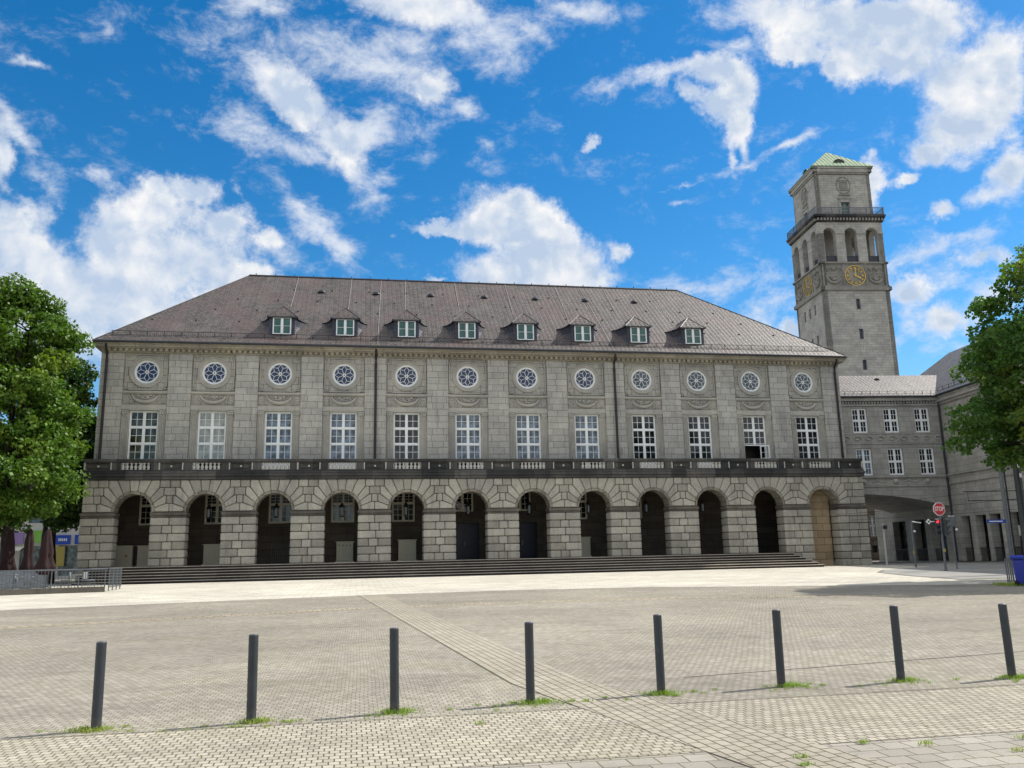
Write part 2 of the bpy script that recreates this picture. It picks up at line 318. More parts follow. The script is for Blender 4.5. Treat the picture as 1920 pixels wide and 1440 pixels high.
b=M['lred'].node_tree.nodes['Principled BSDF']; b.inputs['Emission Color'].default_value=(1,.02,.03,1); b.inputs['Emission Strength'].default_value=1.4
# ------------------------------------------------------------------ camera (hand-held phone, 1.6 m above the paving)
cd=bpy.data.cameras.new('camera'); cam=bpy.data.objects.new('camera',cd); COL.objects.link(cam)
cd.sensor_width=36; cd.sensor_fit='HORIZONTAL'; cd.lens=30.007; cd.clip_end=6000; cd.clip_start=.05
Rr=Vector((0.9843359,-0.17501185,-0.02130016)); Ru=Vector((-0.01432298,-0.1997983,0.97973236)); Rf=Vector((0.17572051,0.96408064,0.19917533))
cam.matrix_world=Matrix(((Rr.x,Ru.x,-Rf.x,-9.695),(Rr.y,Ru.y,-Rf.y,-57.637),(Rr.z,Ru.z,-Rf.z,.0886),(0,0,0,1)))
sc.camera=cam
# ------------------------------------------------------------------ sky, clouds, sun
S=Vector((.90,.19,1.0)).normalized(); EL=math.asin(S.z); AZ=math.atan2(S.x,S.y)
CLOUDS=[ (-0.23,0.376,0.062,0.042,0.13,1,0),(-0.203,0.407,0.038,0.02,0.12,1,0),(-0.237,0.406,0.023,0.017,0.14,1,0),(-0.274,0.339,0.054,0.044,0.13,1,0),(-0.21,0.327,0.096,0.051,0.1,1,0),(-0.278,0.274,0.121,0.056,0.1,1,0),(-0.145,0.31,0.065,0.026,0.08,1,0),(-0.16,0.37,0.03,0.022,0.1,1,0),(-0.357,0.309,0.059,0.054,0.15,1,0),(-0.375,0.343,0.032,0.029,0.17,1,0),(-0.331,0.241,0.089,0.049,0.11,1,0),(-0.326,0.297,0.046,0.044,0.13,1,0),(-0.387,0.412,0.014,0.041,0.21,0.8,0),(-0.347,0.396,0.021,0.038,0.61,0.7,1),(-0.374,0.438,0.012,0.043,0.79,0.8,1),(-0.332,0.372,0.01,0.024,0.17,0.6,1),(-0.356,0.357,0.035,0.026,0.17,0.7,0),(0.184,0.38,0.069,0.04,-0.34,1,0),(0.22,0.345,0.085,0.043,-0.2,1,0),(0.148,0.38,0.036,0.021,-0.01,1,0),(0.255,0.329,0.059,0.034,-0.04,1,0),(0.188,0.407,0.03,0.018,-0.02,1,0),(0.102,0.379,0.059,0.01,-0.15,0.9,0),(0.231,0.384,0.039,0.025,-0.52,1,0),(0.092,0.322,0.019,0.007,0.01,0.7,0),(0.281,0.321,0.039,0.031,-0.05,0.8,0),(0.164,0.331,0.072,0.028,-0.02,1,0),(0.441,0.534,0.039,0.02,-0.13,1,0),(0.464,0.503,0.033,0.034,-0.14,1,0),(0.445,0.501,0.032,0.022,-0.13,1,0),(0.471,0.472,0.019,0.028,-0.14,1,0),(0.417,0.515,0.026,0.016,-0.42,0.9,0),(0.461,0.442,0.006,0.023,-0.05,0.8,1),(0.475,0.454,0.007,0.023,0.27,0.8,1),(0.372,0.534,0.085,0.012,0.1,0.85,1),(0.466,0.552,0.058,0.011,-0.26,0.6,1),(0.338,0.532,0.047,0.01,0.06,0.6,1),(0.59,0.551,0.102,0.031,-0.36,1,0),(0.668,0.527,0.084,0.037,-0.25,1,0),(0.62,0.51,0.07,0.024,-0.37,1,0),(0.709,0.471,0.055,0.043,-0.25,1,0),(0.742,0.482,0.033,0.039,-0.27,1,0),(0.698,0.429,0.04,0.034,0.31,1,0),(0.669,0.409,0.033,0.022,-0.21,1,0),(0.513,0.579,0.051,0.02,-0.17,0.8,1),(0.747,0.45,0.025,0.03,-0.27,1,0),(0.546,0.536,0.043,0.018,-0.48,1,0),(0.579,0.511,0.018,0.012,-0.2,1,0),(0.632,0.552,0.093,0.025,-0.23,1,0),(0.724,0.43,0.036,0.026,-0.25,1,0),(0.658,0.494,0.061,0.026,-0.23,0.9,0),(0.635,0.397,0.033,0.011,-0.02,0.6,1),(0.704,0.393,0.031,0.012,-0.22,0.7,1),(0.443,0.592,0.046,0.015,-0.14,0.5,1),(0.609,0.388,0.017,0.03,-0.18,1,0),(0.604,0.397,0.014,0.022,-0.18,0.9,0),(0.639,0.386,0.016,0.008,0.16,0.8,0),(0.741,0.368,0.024,0.024,0.15,1,0),(0.713,0.35,0.025,0.012,0.16,0.8,1),(0.673,0.347,0.02,0.012,-0.01,0.8,0),(0.749,0.393,0.02,0.015,-0.24,0.7,1),(0.711,0.294,0.029,0.017,0.1,0.85,0),(0.673,0.267,0.061,0.025,-0.16,0.6,1),(0.636,0.27,0.026,0.017,-0.15,0.9,0),(0.669,0.235,0.038,0.021,-0.14,0.85,0),(0.706,0.251,0.039,0.033,-0.16,0.7,1),(0.628,0.246,0.032,0.034,-0.14,0.7,1),(0.505,0.243,0.014,0.017,-0.1,1,0),(0.646,0.305,0.047,0.017,0.02,0.55,1),(0.655,0.203,0.056,0.022,-0.12,0.6,1),(0.698,0.313,0.055,0.016,0.09,0.6,1),(-0.022,0.564,0.219,0.041,-0.01,0.62,1),(0.107,0.576,0.124,0.049,0.15,0.75,1),(-0.093,0.517,0.101,0.033,-0.45,0.8,1),(-0.106,0.53,0.038,0.022,0.11,0.8,0),(-0.08,0.51,0.065,0.025,-0.51,0.95,0),(-0.027,0.476,0.035,0.028,-0.76,0.9,0),(0.012,0.489,0.071,0.041,-0.25,0.75,1),(-0.128,0.472,0.109,0.029,-0.18,0.75,1),(-0.163,0.549,0.092,0.021,-0.01,0.6,1),(-0.078,0.455,0.094,0.017,-0.07,0.55,1),(-0,0.443,0.033,0.041,0.05,0.6,1),(0.086,0.534,0.034,0.025,0.02,0.95,0),(0.127,0.515,0.037,0.014,-0.14,0.8,1),(0.052,0.541,0.125,0.034,-0.25,0.7,1),(0.093,0.613,0.18,0.026,-0.04,0.95,1),(0.072,0.615,0.083,0.018,0.03,0.9,0),(0.149,0.592,0.083,0.037,-0,0.7,1),(0.175,0.559,0.055,0.033,-0.02,0.6,1),(-0.122,0.602,0.058,0.013,0.13,0.8,1),(0.275,0.612,0.076,0.015,-0.13,0.75,1),(0.225,0.601,0.042,0.011,-0.04,0.5,1),(-0.056,0.583,0.04,0.013,0.09,0.4,1),(-0.05,0.375,0.066,0.02,-0.8,0.85,1),(-0.076,0.4,0.029,0.014,-0.79,0.75,1),(-0.024,0.353,0.037,0.025,-0.46,0.75,1),(-0.108,0.361,0.025,0.017,-0.09,0.8,0),(-0.083,0.341,0.042,0.016,-0.28,0.6,1),(-0.144,0.406,0.016,0.007,-0.59,0.6,1),(0.039,0.45,0.04,0.008,0.27,0.5,1),(0.008,0.342,0.016,0.015,0.03,0.4,1),(0.288,0.473,0.011,0.014,-0.21,0.85,0),(0.524,0.444,0.056,0.006,0.2,0.75,1),(0.48,0.434,0.042,0.008,0.16,0.75,1),(0.501,0.459,0.018,0.022,-0.15,0.3,1),(0.4,0.423,0.029,0.005,0.15,0.75,1),(0.364,0.415,0.019,0.004,0.23,0.5,1),(0.388,0.398,0.025,0.007,0.16,0.65,1),(0.318,0.344,0.019,0.016,-0.23,0.8,0),(0.307,0.326,0.032,0.018,-0.06,0.5,1),(0.401,0.31,0.081,0.018,-0.04,0.55,1),(0.463,0.307,0.09,0.027,0.07,0.6,1),(0.473,0.282,0.072,0.027,-0.1,0.55,1),(0.446,0.321,0.037,0.012,-0.1,0.5,1),(0.371,0.328,0.025,0.008,-0.08,0.45,1),(0.229,0.336,0.039,0.025,-0.04,0.4,1),(0.436,0.277,0.055,0.015,-0.09,0.5,1),(-0.367,0.502,0.018,0.006,0.06,0.7,1),(-0.299,0.544,0.01,0.011,0.21,0.5,1),(0.15,0.48,0.012,0.008,-0.01,0.5,1),(-0.29,0.401,0.021,0.01,-0.2,0.7,1),(-0.288,0.376,0.012,0.01,0.15,0.6,1),(0.036,0.376,0.013,0.005,0.03,0.5,1),(0.248,0.49,0.027,0.006,-0.05,0.3,1) ]
def make_world():
    w=bpy.data.worlds.new('World'); sc.world=w; w.use_nodes=True; nt=w.node_tree; nt.nodes.clear(); g=N(nt)
    out=g.n('ShaderNodeOutputWorld')
    def background(col):
        bg=g.n('ShaderNodeBackground'); bg.inputs[1].default_value=SKY_STRENGTH; g.l(col,bg.inputs[0]); return bg.outputs[0]
    def skycol():
        sky=g.n('ShaderNodeTexSky'); sky.sky_type='NISHITA'; sky.sun_disc=False; sky.sun_elevation=EL; sky.sun_rotation=AZ; sky.altitude=50; sky.air_density=1.0; sky.dust_density=.25; sky.ozone_density=2.0
        hs=g.n('ShaderNodeHueSaturation'); g.l(g.mix(1.0,sky.outputs[0],(.85,.96,1.01,1),'MULTIPLY'),hs.inputs['Color']); hs.inputs['Saturation'].default_value=SKY_SAT; hs.inputs['Value'].default_value=SKY_VAL; return hs.outputs[0]
    d=g.n('ShaderNodeTexCoord').outputs['Generated']; sp=g.n('ShaderNodeSeparateXYZ'); g.l(d,sp.inputs[0])
    az=g.math('ARCTAN2',sp.outputs[0],sp.outputs[1]); el=g.math('ARCSINE',sp.outputs[2])
    # the part of the sky over the hall carries the modelled clouds, the rest unseen ones added to brighten the hall
    gate=g.math('MULTIPLY',g.math('LESS_THAN',g.math('ABSOLUTE',g.math('SUBTRACT',az,.19)),.95),g.math('MULTIPLY',g.math('GREATER_THAN',el,-.02),g.math('LESS_THAN',el,.80)))
    # --- rest of the sky: loose unseen clouds, brightened to fill the shaded front
    rn=g.n('ShaderNodeMapRange',interpolation_type='SMOOTHSTEP'); g.l(g.noise(d,2.3,6,.6)[0],rn.inputs[0]); rn.inputs[1].default_value=.38; rn.inputs[2].default_value=.55
    rw=g.n('ShaderNodeVectorMath',operation='SCALE'); rw.inputs[0].default_value=(.97,.98,1.0); rw.inputs['Scale'].default_value=BACK_FILL_L
    B1=background(g.mix(g.math('MULTIPLY',rn.outputs[0],g.ramp(sp.outputs[2],(-.02,.05,0,1))),skycol(),rw.outputs[0]))
    # --- clouds over the hall
    P=g.n('ShaderNodeCombineXYZ'); g.l(az,P.inputs[0]); g.l(el,P.inputs[1]); P=P.outputs[0]
    def warp(p,scale,amt,det=4,rough=.6):
        o=g.n('ShaderNodeVectorMath',operation='SUBTRACT'); g.l(g.noise(d,scale,det,rough)[1],o.inputs[0]); o.inputs[1].default_value=(.5,.5,.5)
        q=g.n('ShaderNodeVectorMath',operation='MULTIPLY_ADD'); g.l(o.outputs[0],q.inputs[0]); q.inputs[1].default_value=(amt,amt,0); g.l(p,q.inputs[2]); return q.outputs[0]
    Pc=warp(P,22,.045,7,.66); Pw=warp(P,10,.07,8,.62)
    def field(typ,PP):
        acc=None
        for a,e,ra,rb,an,s,t in CLOUDS:
            if t!=typ: continue
            k=1.5
            mp=g.n('ShaderNodeMapping',vector_type='TEXTURE'); g.l(PP,mp.inputs[0]); mp.inputs['Location'].default_value=(a,e,0); mp.inputs['Rotation'].default_value=(0,0,an); mp.inputs['Scale'].default_value=(ra*k,rb*k,1)
            gr=g.n('ShaderNodeTexGradient',gradient_type='SPHERICAL'); g.l(mp.outputs[0],gr.inputs[0])
            v=gr.outputs[1] if s==1 else g.math('MULTIPLY',gr.outputs[1],s)
            acc=v if acc is None else g.math('SMOOTH_MAX',acc,v,.14 if typ==0 else .2)
        return acc
    Fc=field(0,Pc); Fw=field(1,Pw)
    def lumps(vec):
        v=g.n('ShaderNodeTexVoronoi',feature='SMOOTH_F1'); g.l(vec,v.inputs['Vector']); v.inputs['Scale'].default_value=17; v.inputs['Smoothness'].default_value=1.0; v.inputs['Detail'].default_value=2; v.inputs['Roughness'].default_value=.55
        nz=g.noise(vec,15,9,.60,.2)[0]
        return g.math('ADD',g.math('MULTIPLY',g.math('SUBTRACT',.50,v.outputs['Distance']),.5),g.math('MULTIPLY',nz,1.0))
    dw3=g.n('ShaderNodeVectorMath',operation='MULTIPLY_ADD'); g.l(g.noise(d,40,4,.6)[1],dw3.inputs[0]); dw3.inputs[1].default_value=(.02,.02,.02); g.l(d,dw3.inputs[2])
    n1=lumps(dw3.outputs[0])
    dl=g.n('ShaderNodeVectorMath',operation='ADD'); g.l(dw3.outputs[0],dl.inputs[0]); dl.inputs[1].default_value=tuple(S*.016)
    n2=lumps(dl.outputs[0])
    n3=g.noise(g.mapping(d,(1,1,1.7)),17,12,.68,.25)[0]
    dc=g.math('ADD',Fc,g.math('ADD',g.math('MULTIPLY',g.math('SUBTRACT',n1,.50),.62),g.math('MULTIPLY',g.math('SUBTRACT',g.noise(d,55,8,.70)[0],.5),.62)))
    mc=g.n('ShaderNodeMapRange',interpolation_type='SMOOTHSTEP'); g.l(dc,mc.inputs[0]); mc.inputs[1].default_value=.13; mc.inputs[2].default_value=.60
    gt=g.ramp(Fc,(.02,.16,0,1)); mcv=g.math('MULTIPLY',mc.outputs[0],gt)
    dw=g.math('ADD',Fw,g.math('MULTIPLY',g.math('SUBTRACT',n3,.5),1.9))
    mw=g.n('ShaderNodeMapRange',interpolation_type='SMOOTHSTEP'); g.l(dw,mw.inputs[0]); mw.inputs[1].default_value=.18; mw.inputs[2].default_value=.92
    mwv=g.math('MULTIPLY',g.math('MULTIPLY',mw.outputs[0],g.ramp(Fw,(.0,.2,0,1))),.93)
    # faint veil low over the roofs
    veil=g.math('MULTIPLY',g.ramp(el,(.05,.32,.42,0)),g.ramp(g.noise(g.mapping(d,(1,1,3)),7,6,.6)[0],(.3,.7,.4,1)))
    mwv=g.math('MAXIMUM',mwv,g.math('MULTIPLY',veil,.5))
    m=g.math('SUBTRACT',1,g.math('MULTIPLY',g.math('SUBTRACT',1,mcv),g.math('SUBTRACT',1,mwv)))
    em=g.math('MULTIPLY',g.math('SUBTRACT',n1,n2),2.3)
    thick=g.ramp(Fc,(.22,.80,0,1)); low=g.math('MULTIPLY',g.noise(d,9,5)[0],1.35)
    sh=g.math('SUBTRACT',g.math('MULTIPLY',g.math('MULTIPLY',thick,low),1.25),em,clamp=True)
    cc=g.mix(sh,(1.0,1.0,1.0,1),(.53,.65,.83,1))
    sc2=g.n('ShaderNodeVectorMath',operation='SCALE'); g.l(cc,sc2.inputs[0]); sc2.inputs['Scale'].default_value=CLOUD_L
    wc=g.n('ShaderNodeVectorMath',operation='SCALE'); wc.inputs[0].default_value=(.84,.90,1.0); wc.inputs['Scale'].default_value=CLOUD_L*.95
    B2=background(g.mix(m,skycol(),g.mix(mcv,wc.outputs[0],sc2.outputs[0])))
    mx=g.n('ShaderNodeMixShader'); g.l(gate,mx.inputs[0]); g.l(B1,mx.inputs[1]); g.l(B2,mx.inputs[2]); g.l(mx.outputs[0],out.inputs[0])
    w.cycles.sampling_method='MANUAL'; w.cycles.sample_map_resolution=512
SKY_STRENGTH=.15; CLOUD_L=3.95; SKY_SAT=1.34; SKY_VAL=.60; BACK_FILL_L=4.6
make_world()
sd=bpy.data.lights.new('sun','SUN'); sun=bpy.data.objects.new('sun',sd); COL.objects.link(sun)
sd.energy=3.5; sd.angle=rad(.53); sd.color=(1.0,.95,.86); sun.rotation_euler=S.to_track_quat('Z','Y').to_euler(); sun.location=(60,10,70)
vs=sc.view_settings; vs.view_transform='Standard'; vs.look='None'; vs.gamma=1; vs.exposure=EXPOSURE=.70
sc.render.film_transparent=False
sc.cycles.max_bounces=6; sc.cycles.diffuse_bounces=3; sc.cycles.glossy_bounces=3; sc.cycles.transmission_bounces=3; sc.cycles.transparent_max_bounces=4
sc.cycles.use_adaptive_sampling=True; sc.cycles.adaptive_threshold=.02
# ------------------------------------------------------------------ ground and paving
def gz(y): return -1.0+.0138*(max(min(y,-2.4),-90)+2.4)
def sheet(name,mt,poly,lift,kind='structure'):
    """flat paving sheet following the slope; poly in plan, cut where the slope breaks"""
    bm=bmesh.new(); vv=[bm.verts.new((x,y,0)) for x,y in poly]; bm.faces.new(vv)
    for yb in (-2.4,-90):
        bmesh.ops.bisect_plane(bm,geom=bm.verts[:]+bm.edges[:]+bm.faces[:],plane_co=(0,yb,0),plane_no=(0,1,0))
    for v in bm.verts: v.co.z=gz(v.co.y)+lift
    bmesh.ops.recalc_face_normals(bm,faces=bm.faces)
    if sum(f.normal.z for f in bm.faces)<0: bmesh.ops.reverse_faces(bm,faces=bm.faces)
    me=bpy.data.meshes.new(name); bm.to_mesh(me); bm.free(); me.materials.append(mt); auto_uv(me)
    return tag(link(name,me),kind=kind)
sheet('ground',M['far'],[(-1500,-1500),(1500,-1500),(1500,1500),(-1500,1500)],0)
strip_near=[(-60,-31),(-40,-27.6),(-27,-25.8),(-21.6,-25.0),(-16.8,-23.7),(-9.0,-21.9),(-2.3,-21.4),(2.5,-22.2),(6.1,-23.7),(13.3,-26.6),(20,-28.5),(60,-33)]
sheet('plaza_paving',M['plaza'],[(-60,-47.62),(60,-47.62)]+strip_near[::-1],.004)
sheet('pale_paving_strip',M['strip'],strip_near+[(60,-24),(16.2,-23.6),(17.0,-18.4),(18.3,-14.0),(21,-10.4),(26.9,-7.2),(27.4,2.6),(-60,2.6)],.008)
sheet('beige_sett_paving',M['beige'],[(-60,-49.93),(60,-49.93),(60,-47.6),(-60,-47.6)],.008)
sheet('grey_slab_paving',M['slab'],[(-60,-75),(60,-75),(60,-49.93),(-60,-49.93)],.004)
bd=[(-9.62,-22.1),(-8.62,-22.35),(-6.62,-45.6),(-5.2,-51.2),(-2.2,-62),(-3.4,-62),(-6.3,-51.2),(-7.62,-45.6)]
sheet('striped_paving_band',M['band'],bd,.012)
sheet('ribbed_guide_paving',M['ribbed'],[(-40,-39.4),(-18.9,-32.6),(-9.7,-29.4),(-5,-28.8),(1.3,-29.2),(8,-31.4),(8,-32.0),(1.3,-29.8),(-5,-29.4),(-9.7,-30.0),(-18.9,-33.2),(-40,-40)],.008)
sheet('road',M['road'],[(60,-23.2),(16.6,-22.8),(17.4,-18.2),(18.7,-13.8),(21.4,-10.2),(27.2,-6.9),(28.2,40),(36,40),(35.5,3),(34.6,-11.5),(60,-13)],.010)
sheet('pavement',M['far'],[(36.0,3),(35.0,-10.8),(60,-12),(60,3)],.11)
def lines():
    for k,(a,b_) in enumerate([((21.5,-13.2),(27.5,-15.6)),((19.2,-16.6),(30,-20.6)),((24.0,-9.6),(33,-12.2))]):
        d=(Vector(b_)-Vector(a)).normalized(); n=Vector((-d.y,d.x))*.07
        A=Vector(a);B=Vector(b_)
        sheet('road_marking',M['render'],[tuple(A-n),tuple(B-n),tuple(B+n),tuple(A+n)],.014)
lines()
# straight drain joint across the plaza
sheet('drain_line',M['joint'],[(-5.2,-45.83),(1.0,-44.9),(30,-41),(30,-40.97),(1.0,-44.87),(-5.2,-45.80)],.009)
sheet('paving_edge_joint',M['joint'],[(-60,-47.66),(60,-47.66),(60,-47.64),(-60,-47.64)],.0125)
# ------------------------------------------------------------------ town hall
BAY=4.3; BX=[(i-5.5)*BAY for i in range(12)]; YW=1.07; GR=-1.02
hall=thing('town_hall','long grey stone hall with arcade, rose windows and hipped slate roof','building')
SWX=24.72
def arcade():
    R=1.13; ZS=3.4; ZT=5.42
    core=MB()
    piers=[((k)*BAY-1.02,(k)*BAY+1.02,0 if k<5 else GR) for k in range(-5,6)]+[(-26.65,-24.78,GR),(24.78,26.95,GR)]
    for x0,x1,zb in piers:
        bl=MB(); imp=MB()
        core.box(x0+.05,x1-.05,.04,1.0,zb,3.38); imp.box(x0-.09,x1+.09,-.13,1.12,3.16,3.36); imp.box(x0-.05,x1+.05,-.09,1.08,3.05,3.15)
        n=6+(2 if zb<-.5 else 0); z=3.045-.508*n
        for c in range(n):
            zz=z+c*.508; W=x1-x0
            cuts=[0,.34,.64,1] if c%2==0 else [0,.52,1]
            if W>2.1 and c%2: cuts=[0,.30,.68,1]
            j=random.uniform(-.03,.03); cuts=[cuts[0]]+[q+j for q in cuts[1:-1]]+[cuts[-1]]
            for a,b in zip(cuts[:-1],cuts[1:]):
                p=random.uniform(-.012,.012)
                bl.box(x0+a*W-(.065 if a==0 else -.012),x0+b*W+(.065 if b==1 else -.012),-.10+p,1.08,zz+.016,zz+.492)
        bl.build('pier',M['rustic'],hall,bevel=.075,seg=3); imp.build('impost',M['impost'],hall,bevel=.03,seg=1)
    # spandrels with arch holes
    for bx in BX:
        bl=MB(); ri=MB(); n=24; arc=[(bx-R*math.cos(math.pi*i/n),ZS+R*math.sin(math.pi*i/n)) for i in range(n+1)]
        l=bx-BAY/2 if bx>-23 else -26.65; r=bx+BAY/2 if bx<23 else 26.95
        for y in (.04,1.07):
            for a,b in zip(arc[:-1],arc[1:]): core.quad((a[0],y,a[1]),(b[0],y,b[1]),(b[0],y,ZT),(a[0],y,ZT))
            core.quad((l,y,3.36),(bx-R,y,3.36),(bx-R,y,ZT),(l,y,ZT)); core.quad((bx+R,y,3.36),(r,y,3.36),(r,y,ZT),(bx+R,y,ZT))
        ri.ring((bx,ZS),R,R+.16,-.02,1.07,24,0,math.pi)
        for q in range(9):   # the ring is cut into stones
            pass
        for s in (-1,1):
            def P(pts): return [(bx+s*x,z) for x,z in pts]
            def I(deg,r=R+.17): return (r*math.cos(rad(deg)),ZS+r*math.sin(rad(deg)))
            e=.02
            edge=BAY/2 if not ((bx<-23 and s<0) or (bx>23 and s>0)) else (3.0 if s<0 else 3.3)
            polys=[[I(80),(.30+e,ZT-e),(1.03-e,ZT-e),I(61),I(70)],
                   [I(60),(1.03+e,ZT-e),(1.53-e,ZT-e),(1.53-e,4.95),I(41),I(50)],
                   [I(40),(1.53+e,4.92),(1.80-e,4.92),(1.80-e,4.44),I(25),I(32)],
                   [I(24),(1.80+e,4.41),(1.95-e,4.41),(1.95-e,3.94),I(12),I(18)],
                   [I(11),(1.95,3.90),(min(2.15,edge)-e*.8,3.90),(min(2.15,edge)-e*.8,3.41),(R+.17,3.41)],
                   [(1.53+e,4.95),(1.53+e,ZT-e),(2.15-e*.8,ZT-e),(2.15-e*.8,4.95)]]
            for po in polys:
                p=random.uniform(-.015,.015); bl.prism(P(po),-.06+p,.2)
            if edge==BAY/2:
                if s>0 and bx<23:
                    for (a,b,c,d) in [(1.8+e,2.5-e,4.44,4.92),(1.95+e,2.35-e,3.93,4.41)]:
                        bl.box(bx+a,bx+b,-.06+random.uniform(-.015,.015),.2,c,d)
            else:
                X=edge
                for (a,b,c,d) in [(1.8+e,2.42-e,4.44,4.92),(2.42+e,X,4.44,4.92),(1.95+e,2.35-e,3.93,4.41),(2.35+e,X,3.93,4.41),(2.15+e,X,3.41,3.90),(2.15+e,X-.35,4.95,ZT-e),(X-.33,X,4.95,ZT-e)]:
                    bl.box(bx+min(s*a,s*b),bx+max(s*a,s*b),-.06+random.uniform(-.015,.015),1.08 if b>=X-.01 else .2,c,d)
        # key stone
        k=[(bx+x,z) for x,z in [(-.285,ZT-.014),(.285,ZT-.014),(1.3*math.cos(rad(81)),ZS+1.3*math.sin(rad(81))),(0,ZS+1.3),(-1.3*math.cos(rad(81)),ZS+1.3*math.sin(rad(81)))]]
        bl.prism(k,-.07,.2)
        bl.build('voussoirs',M['rustic'],hall,bevel=.055,seg=2); ri.build('arch_ring',M['ring'],hall)
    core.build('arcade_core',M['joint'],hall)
    # hall behind the arches
    bw=MB(); Y=5.0; holes=[]
    for i,bx in enumerate(BX):
        if i in (5,6): holes+= [(bx-1.18,bx+1.18,.0,2.62),(bx-.8,bx+.8,3.45,4.92)]
        elif i<9: holes.append((bx-.82,bx+.82,2.78,4.92))
    bw.wall(-26.65,26.4,GR,5.42,Y,Y+.5,holes)
    bw.box(-26.65,-26.25,1.07,Y,GR,5.42)
    bw.box(-26.65,26.95,1.07,Y,4.98,5.42)
    e=MB(); e.wall(1.07,5.0,GR,5.42,0,.55,[(1.3,4.95,GR,4.9)])
    bw.add(e,lambda p:(26.4+p[1],p[0],p[2]))
    bw.box(-26.3,26.3,Y+.45,Y+1.2,GR,5.4)
    sw=MB(); sw.box(22.5,SWX,1.15,1.7,GR,4.95); sw.box(22.5,SWX+.03,1.11,1.15,GR,-.72); sw.build('sandstone_infill',M['sand'],hall)
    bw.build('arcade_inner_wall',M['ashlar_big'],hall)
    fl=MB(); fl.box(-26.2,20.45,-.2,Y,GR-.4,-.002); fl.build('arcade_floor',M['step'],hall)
arcade()
def steps():
    m=MB(); e=MB()
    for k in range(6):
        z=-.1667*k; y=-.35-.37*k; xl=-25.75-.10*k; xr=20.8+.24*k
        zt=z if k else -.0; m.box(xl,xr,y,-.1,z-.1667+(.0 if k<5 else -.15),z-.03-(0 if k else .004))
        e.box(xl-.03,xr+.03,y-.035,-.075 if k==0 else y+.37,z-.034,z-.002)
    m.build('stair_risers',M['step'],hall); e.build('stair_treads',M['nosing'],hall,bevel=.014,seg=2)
steps()
def grid_window(m,w,z0,z1,rows,cols=2,sub=(2,2),fr=.07,bar=.028,y0=0,y1=.08,mull=.12,tr=.11,zs=None):
    """white frame: outer frame, mullions, transoms and thin glazing bars"""
    m.box(-w/2,-w/2+fr,y0,y1,z0,z1); m.box(w/2-fr,w/2,y0,y1,z0,z1); m.box(-w/2+fr,w/2-fr,y0,y1,z1-fr,z1); m.box(-w/2+fr,w/2-fr,y0,y1,z0,z0+fr)
    zs=zs or [z0+(z1-z0)*i/rows for i in range(rows+1)]
    for z in zs[1:-1]: m.box(-w/2+fr,w/2-fr,y0-.02,y1-.003,z-tr/2,z+tr/2)
    for i in range(1,cols):
        x=-w/2+w*i/cols; m.box(x-mull/2,x+mull/2,y0-.01,y1-.005,z0+fr,z1-fr)
    for i in range(cols):
        a=-w/2+w*i/cols+(fr if i==0 else mull/2); b=-w/2+w*(i+1)/cols-(fr if i==cols-1 else mull/2)
        for j in range(len(zs)-1):
            c=zs[j]+(fr if j==0 else tr/2); d=zs[j+1]-(fr if j==len(zs)-2 else tr/2); s=.035
            # casement frame
            m.box(a,a+s,y0+.012,y1-.01,c,d); m.box(b-s,b,y0+.012,y1-.01,c,d); m.box(a+s,b-s,y0+.012,y1-.01,c,c+s); m.box(a+s,b-s,y0+.012,y1-.01,d-s,d)
            for q in range(1,sub[0]): x=a+(b-a)*q/sub[0]; m.box(x-bar/2,x+bar/2,y0+.022,y1-.012,c+s,d-s)
            for q in range(1,sub[1]): z=c+(d-c)*q/sub[1]; m.box(a+s,b-s,y0+.024,y1-.014,z-bar/2,z+bar/2)
def window(parent,loc,w,z0,z1,rows,gl,fm='white',name='window',rz=0,mesh=[None],**k):
    key=(w,z0,z1,rows,fm,name,str(sorted(k.items())))
    if key not in WC:
        m=MB(); grid_window(m,w,z0,z1,rows,**k); p=MB(); p.quad((-w/2+.02,.05,z0+.02),(w/2-.02,.05,z0+.02),(w/2-.02,.05,z1-.02),(-w/2+.02,.05,z1-.02))
        WC[key]=(m.mesh(name,M[fm]),p.mesh('pane',M['g_dark']))
    a,b=WC[key]; f=link(name,a,parent,loc,rz); g_=link('pane',b,f); g_.material_slots[0].link='OBJECT'; g_.material_slots[0].material=M[gl]; return f
WC={}
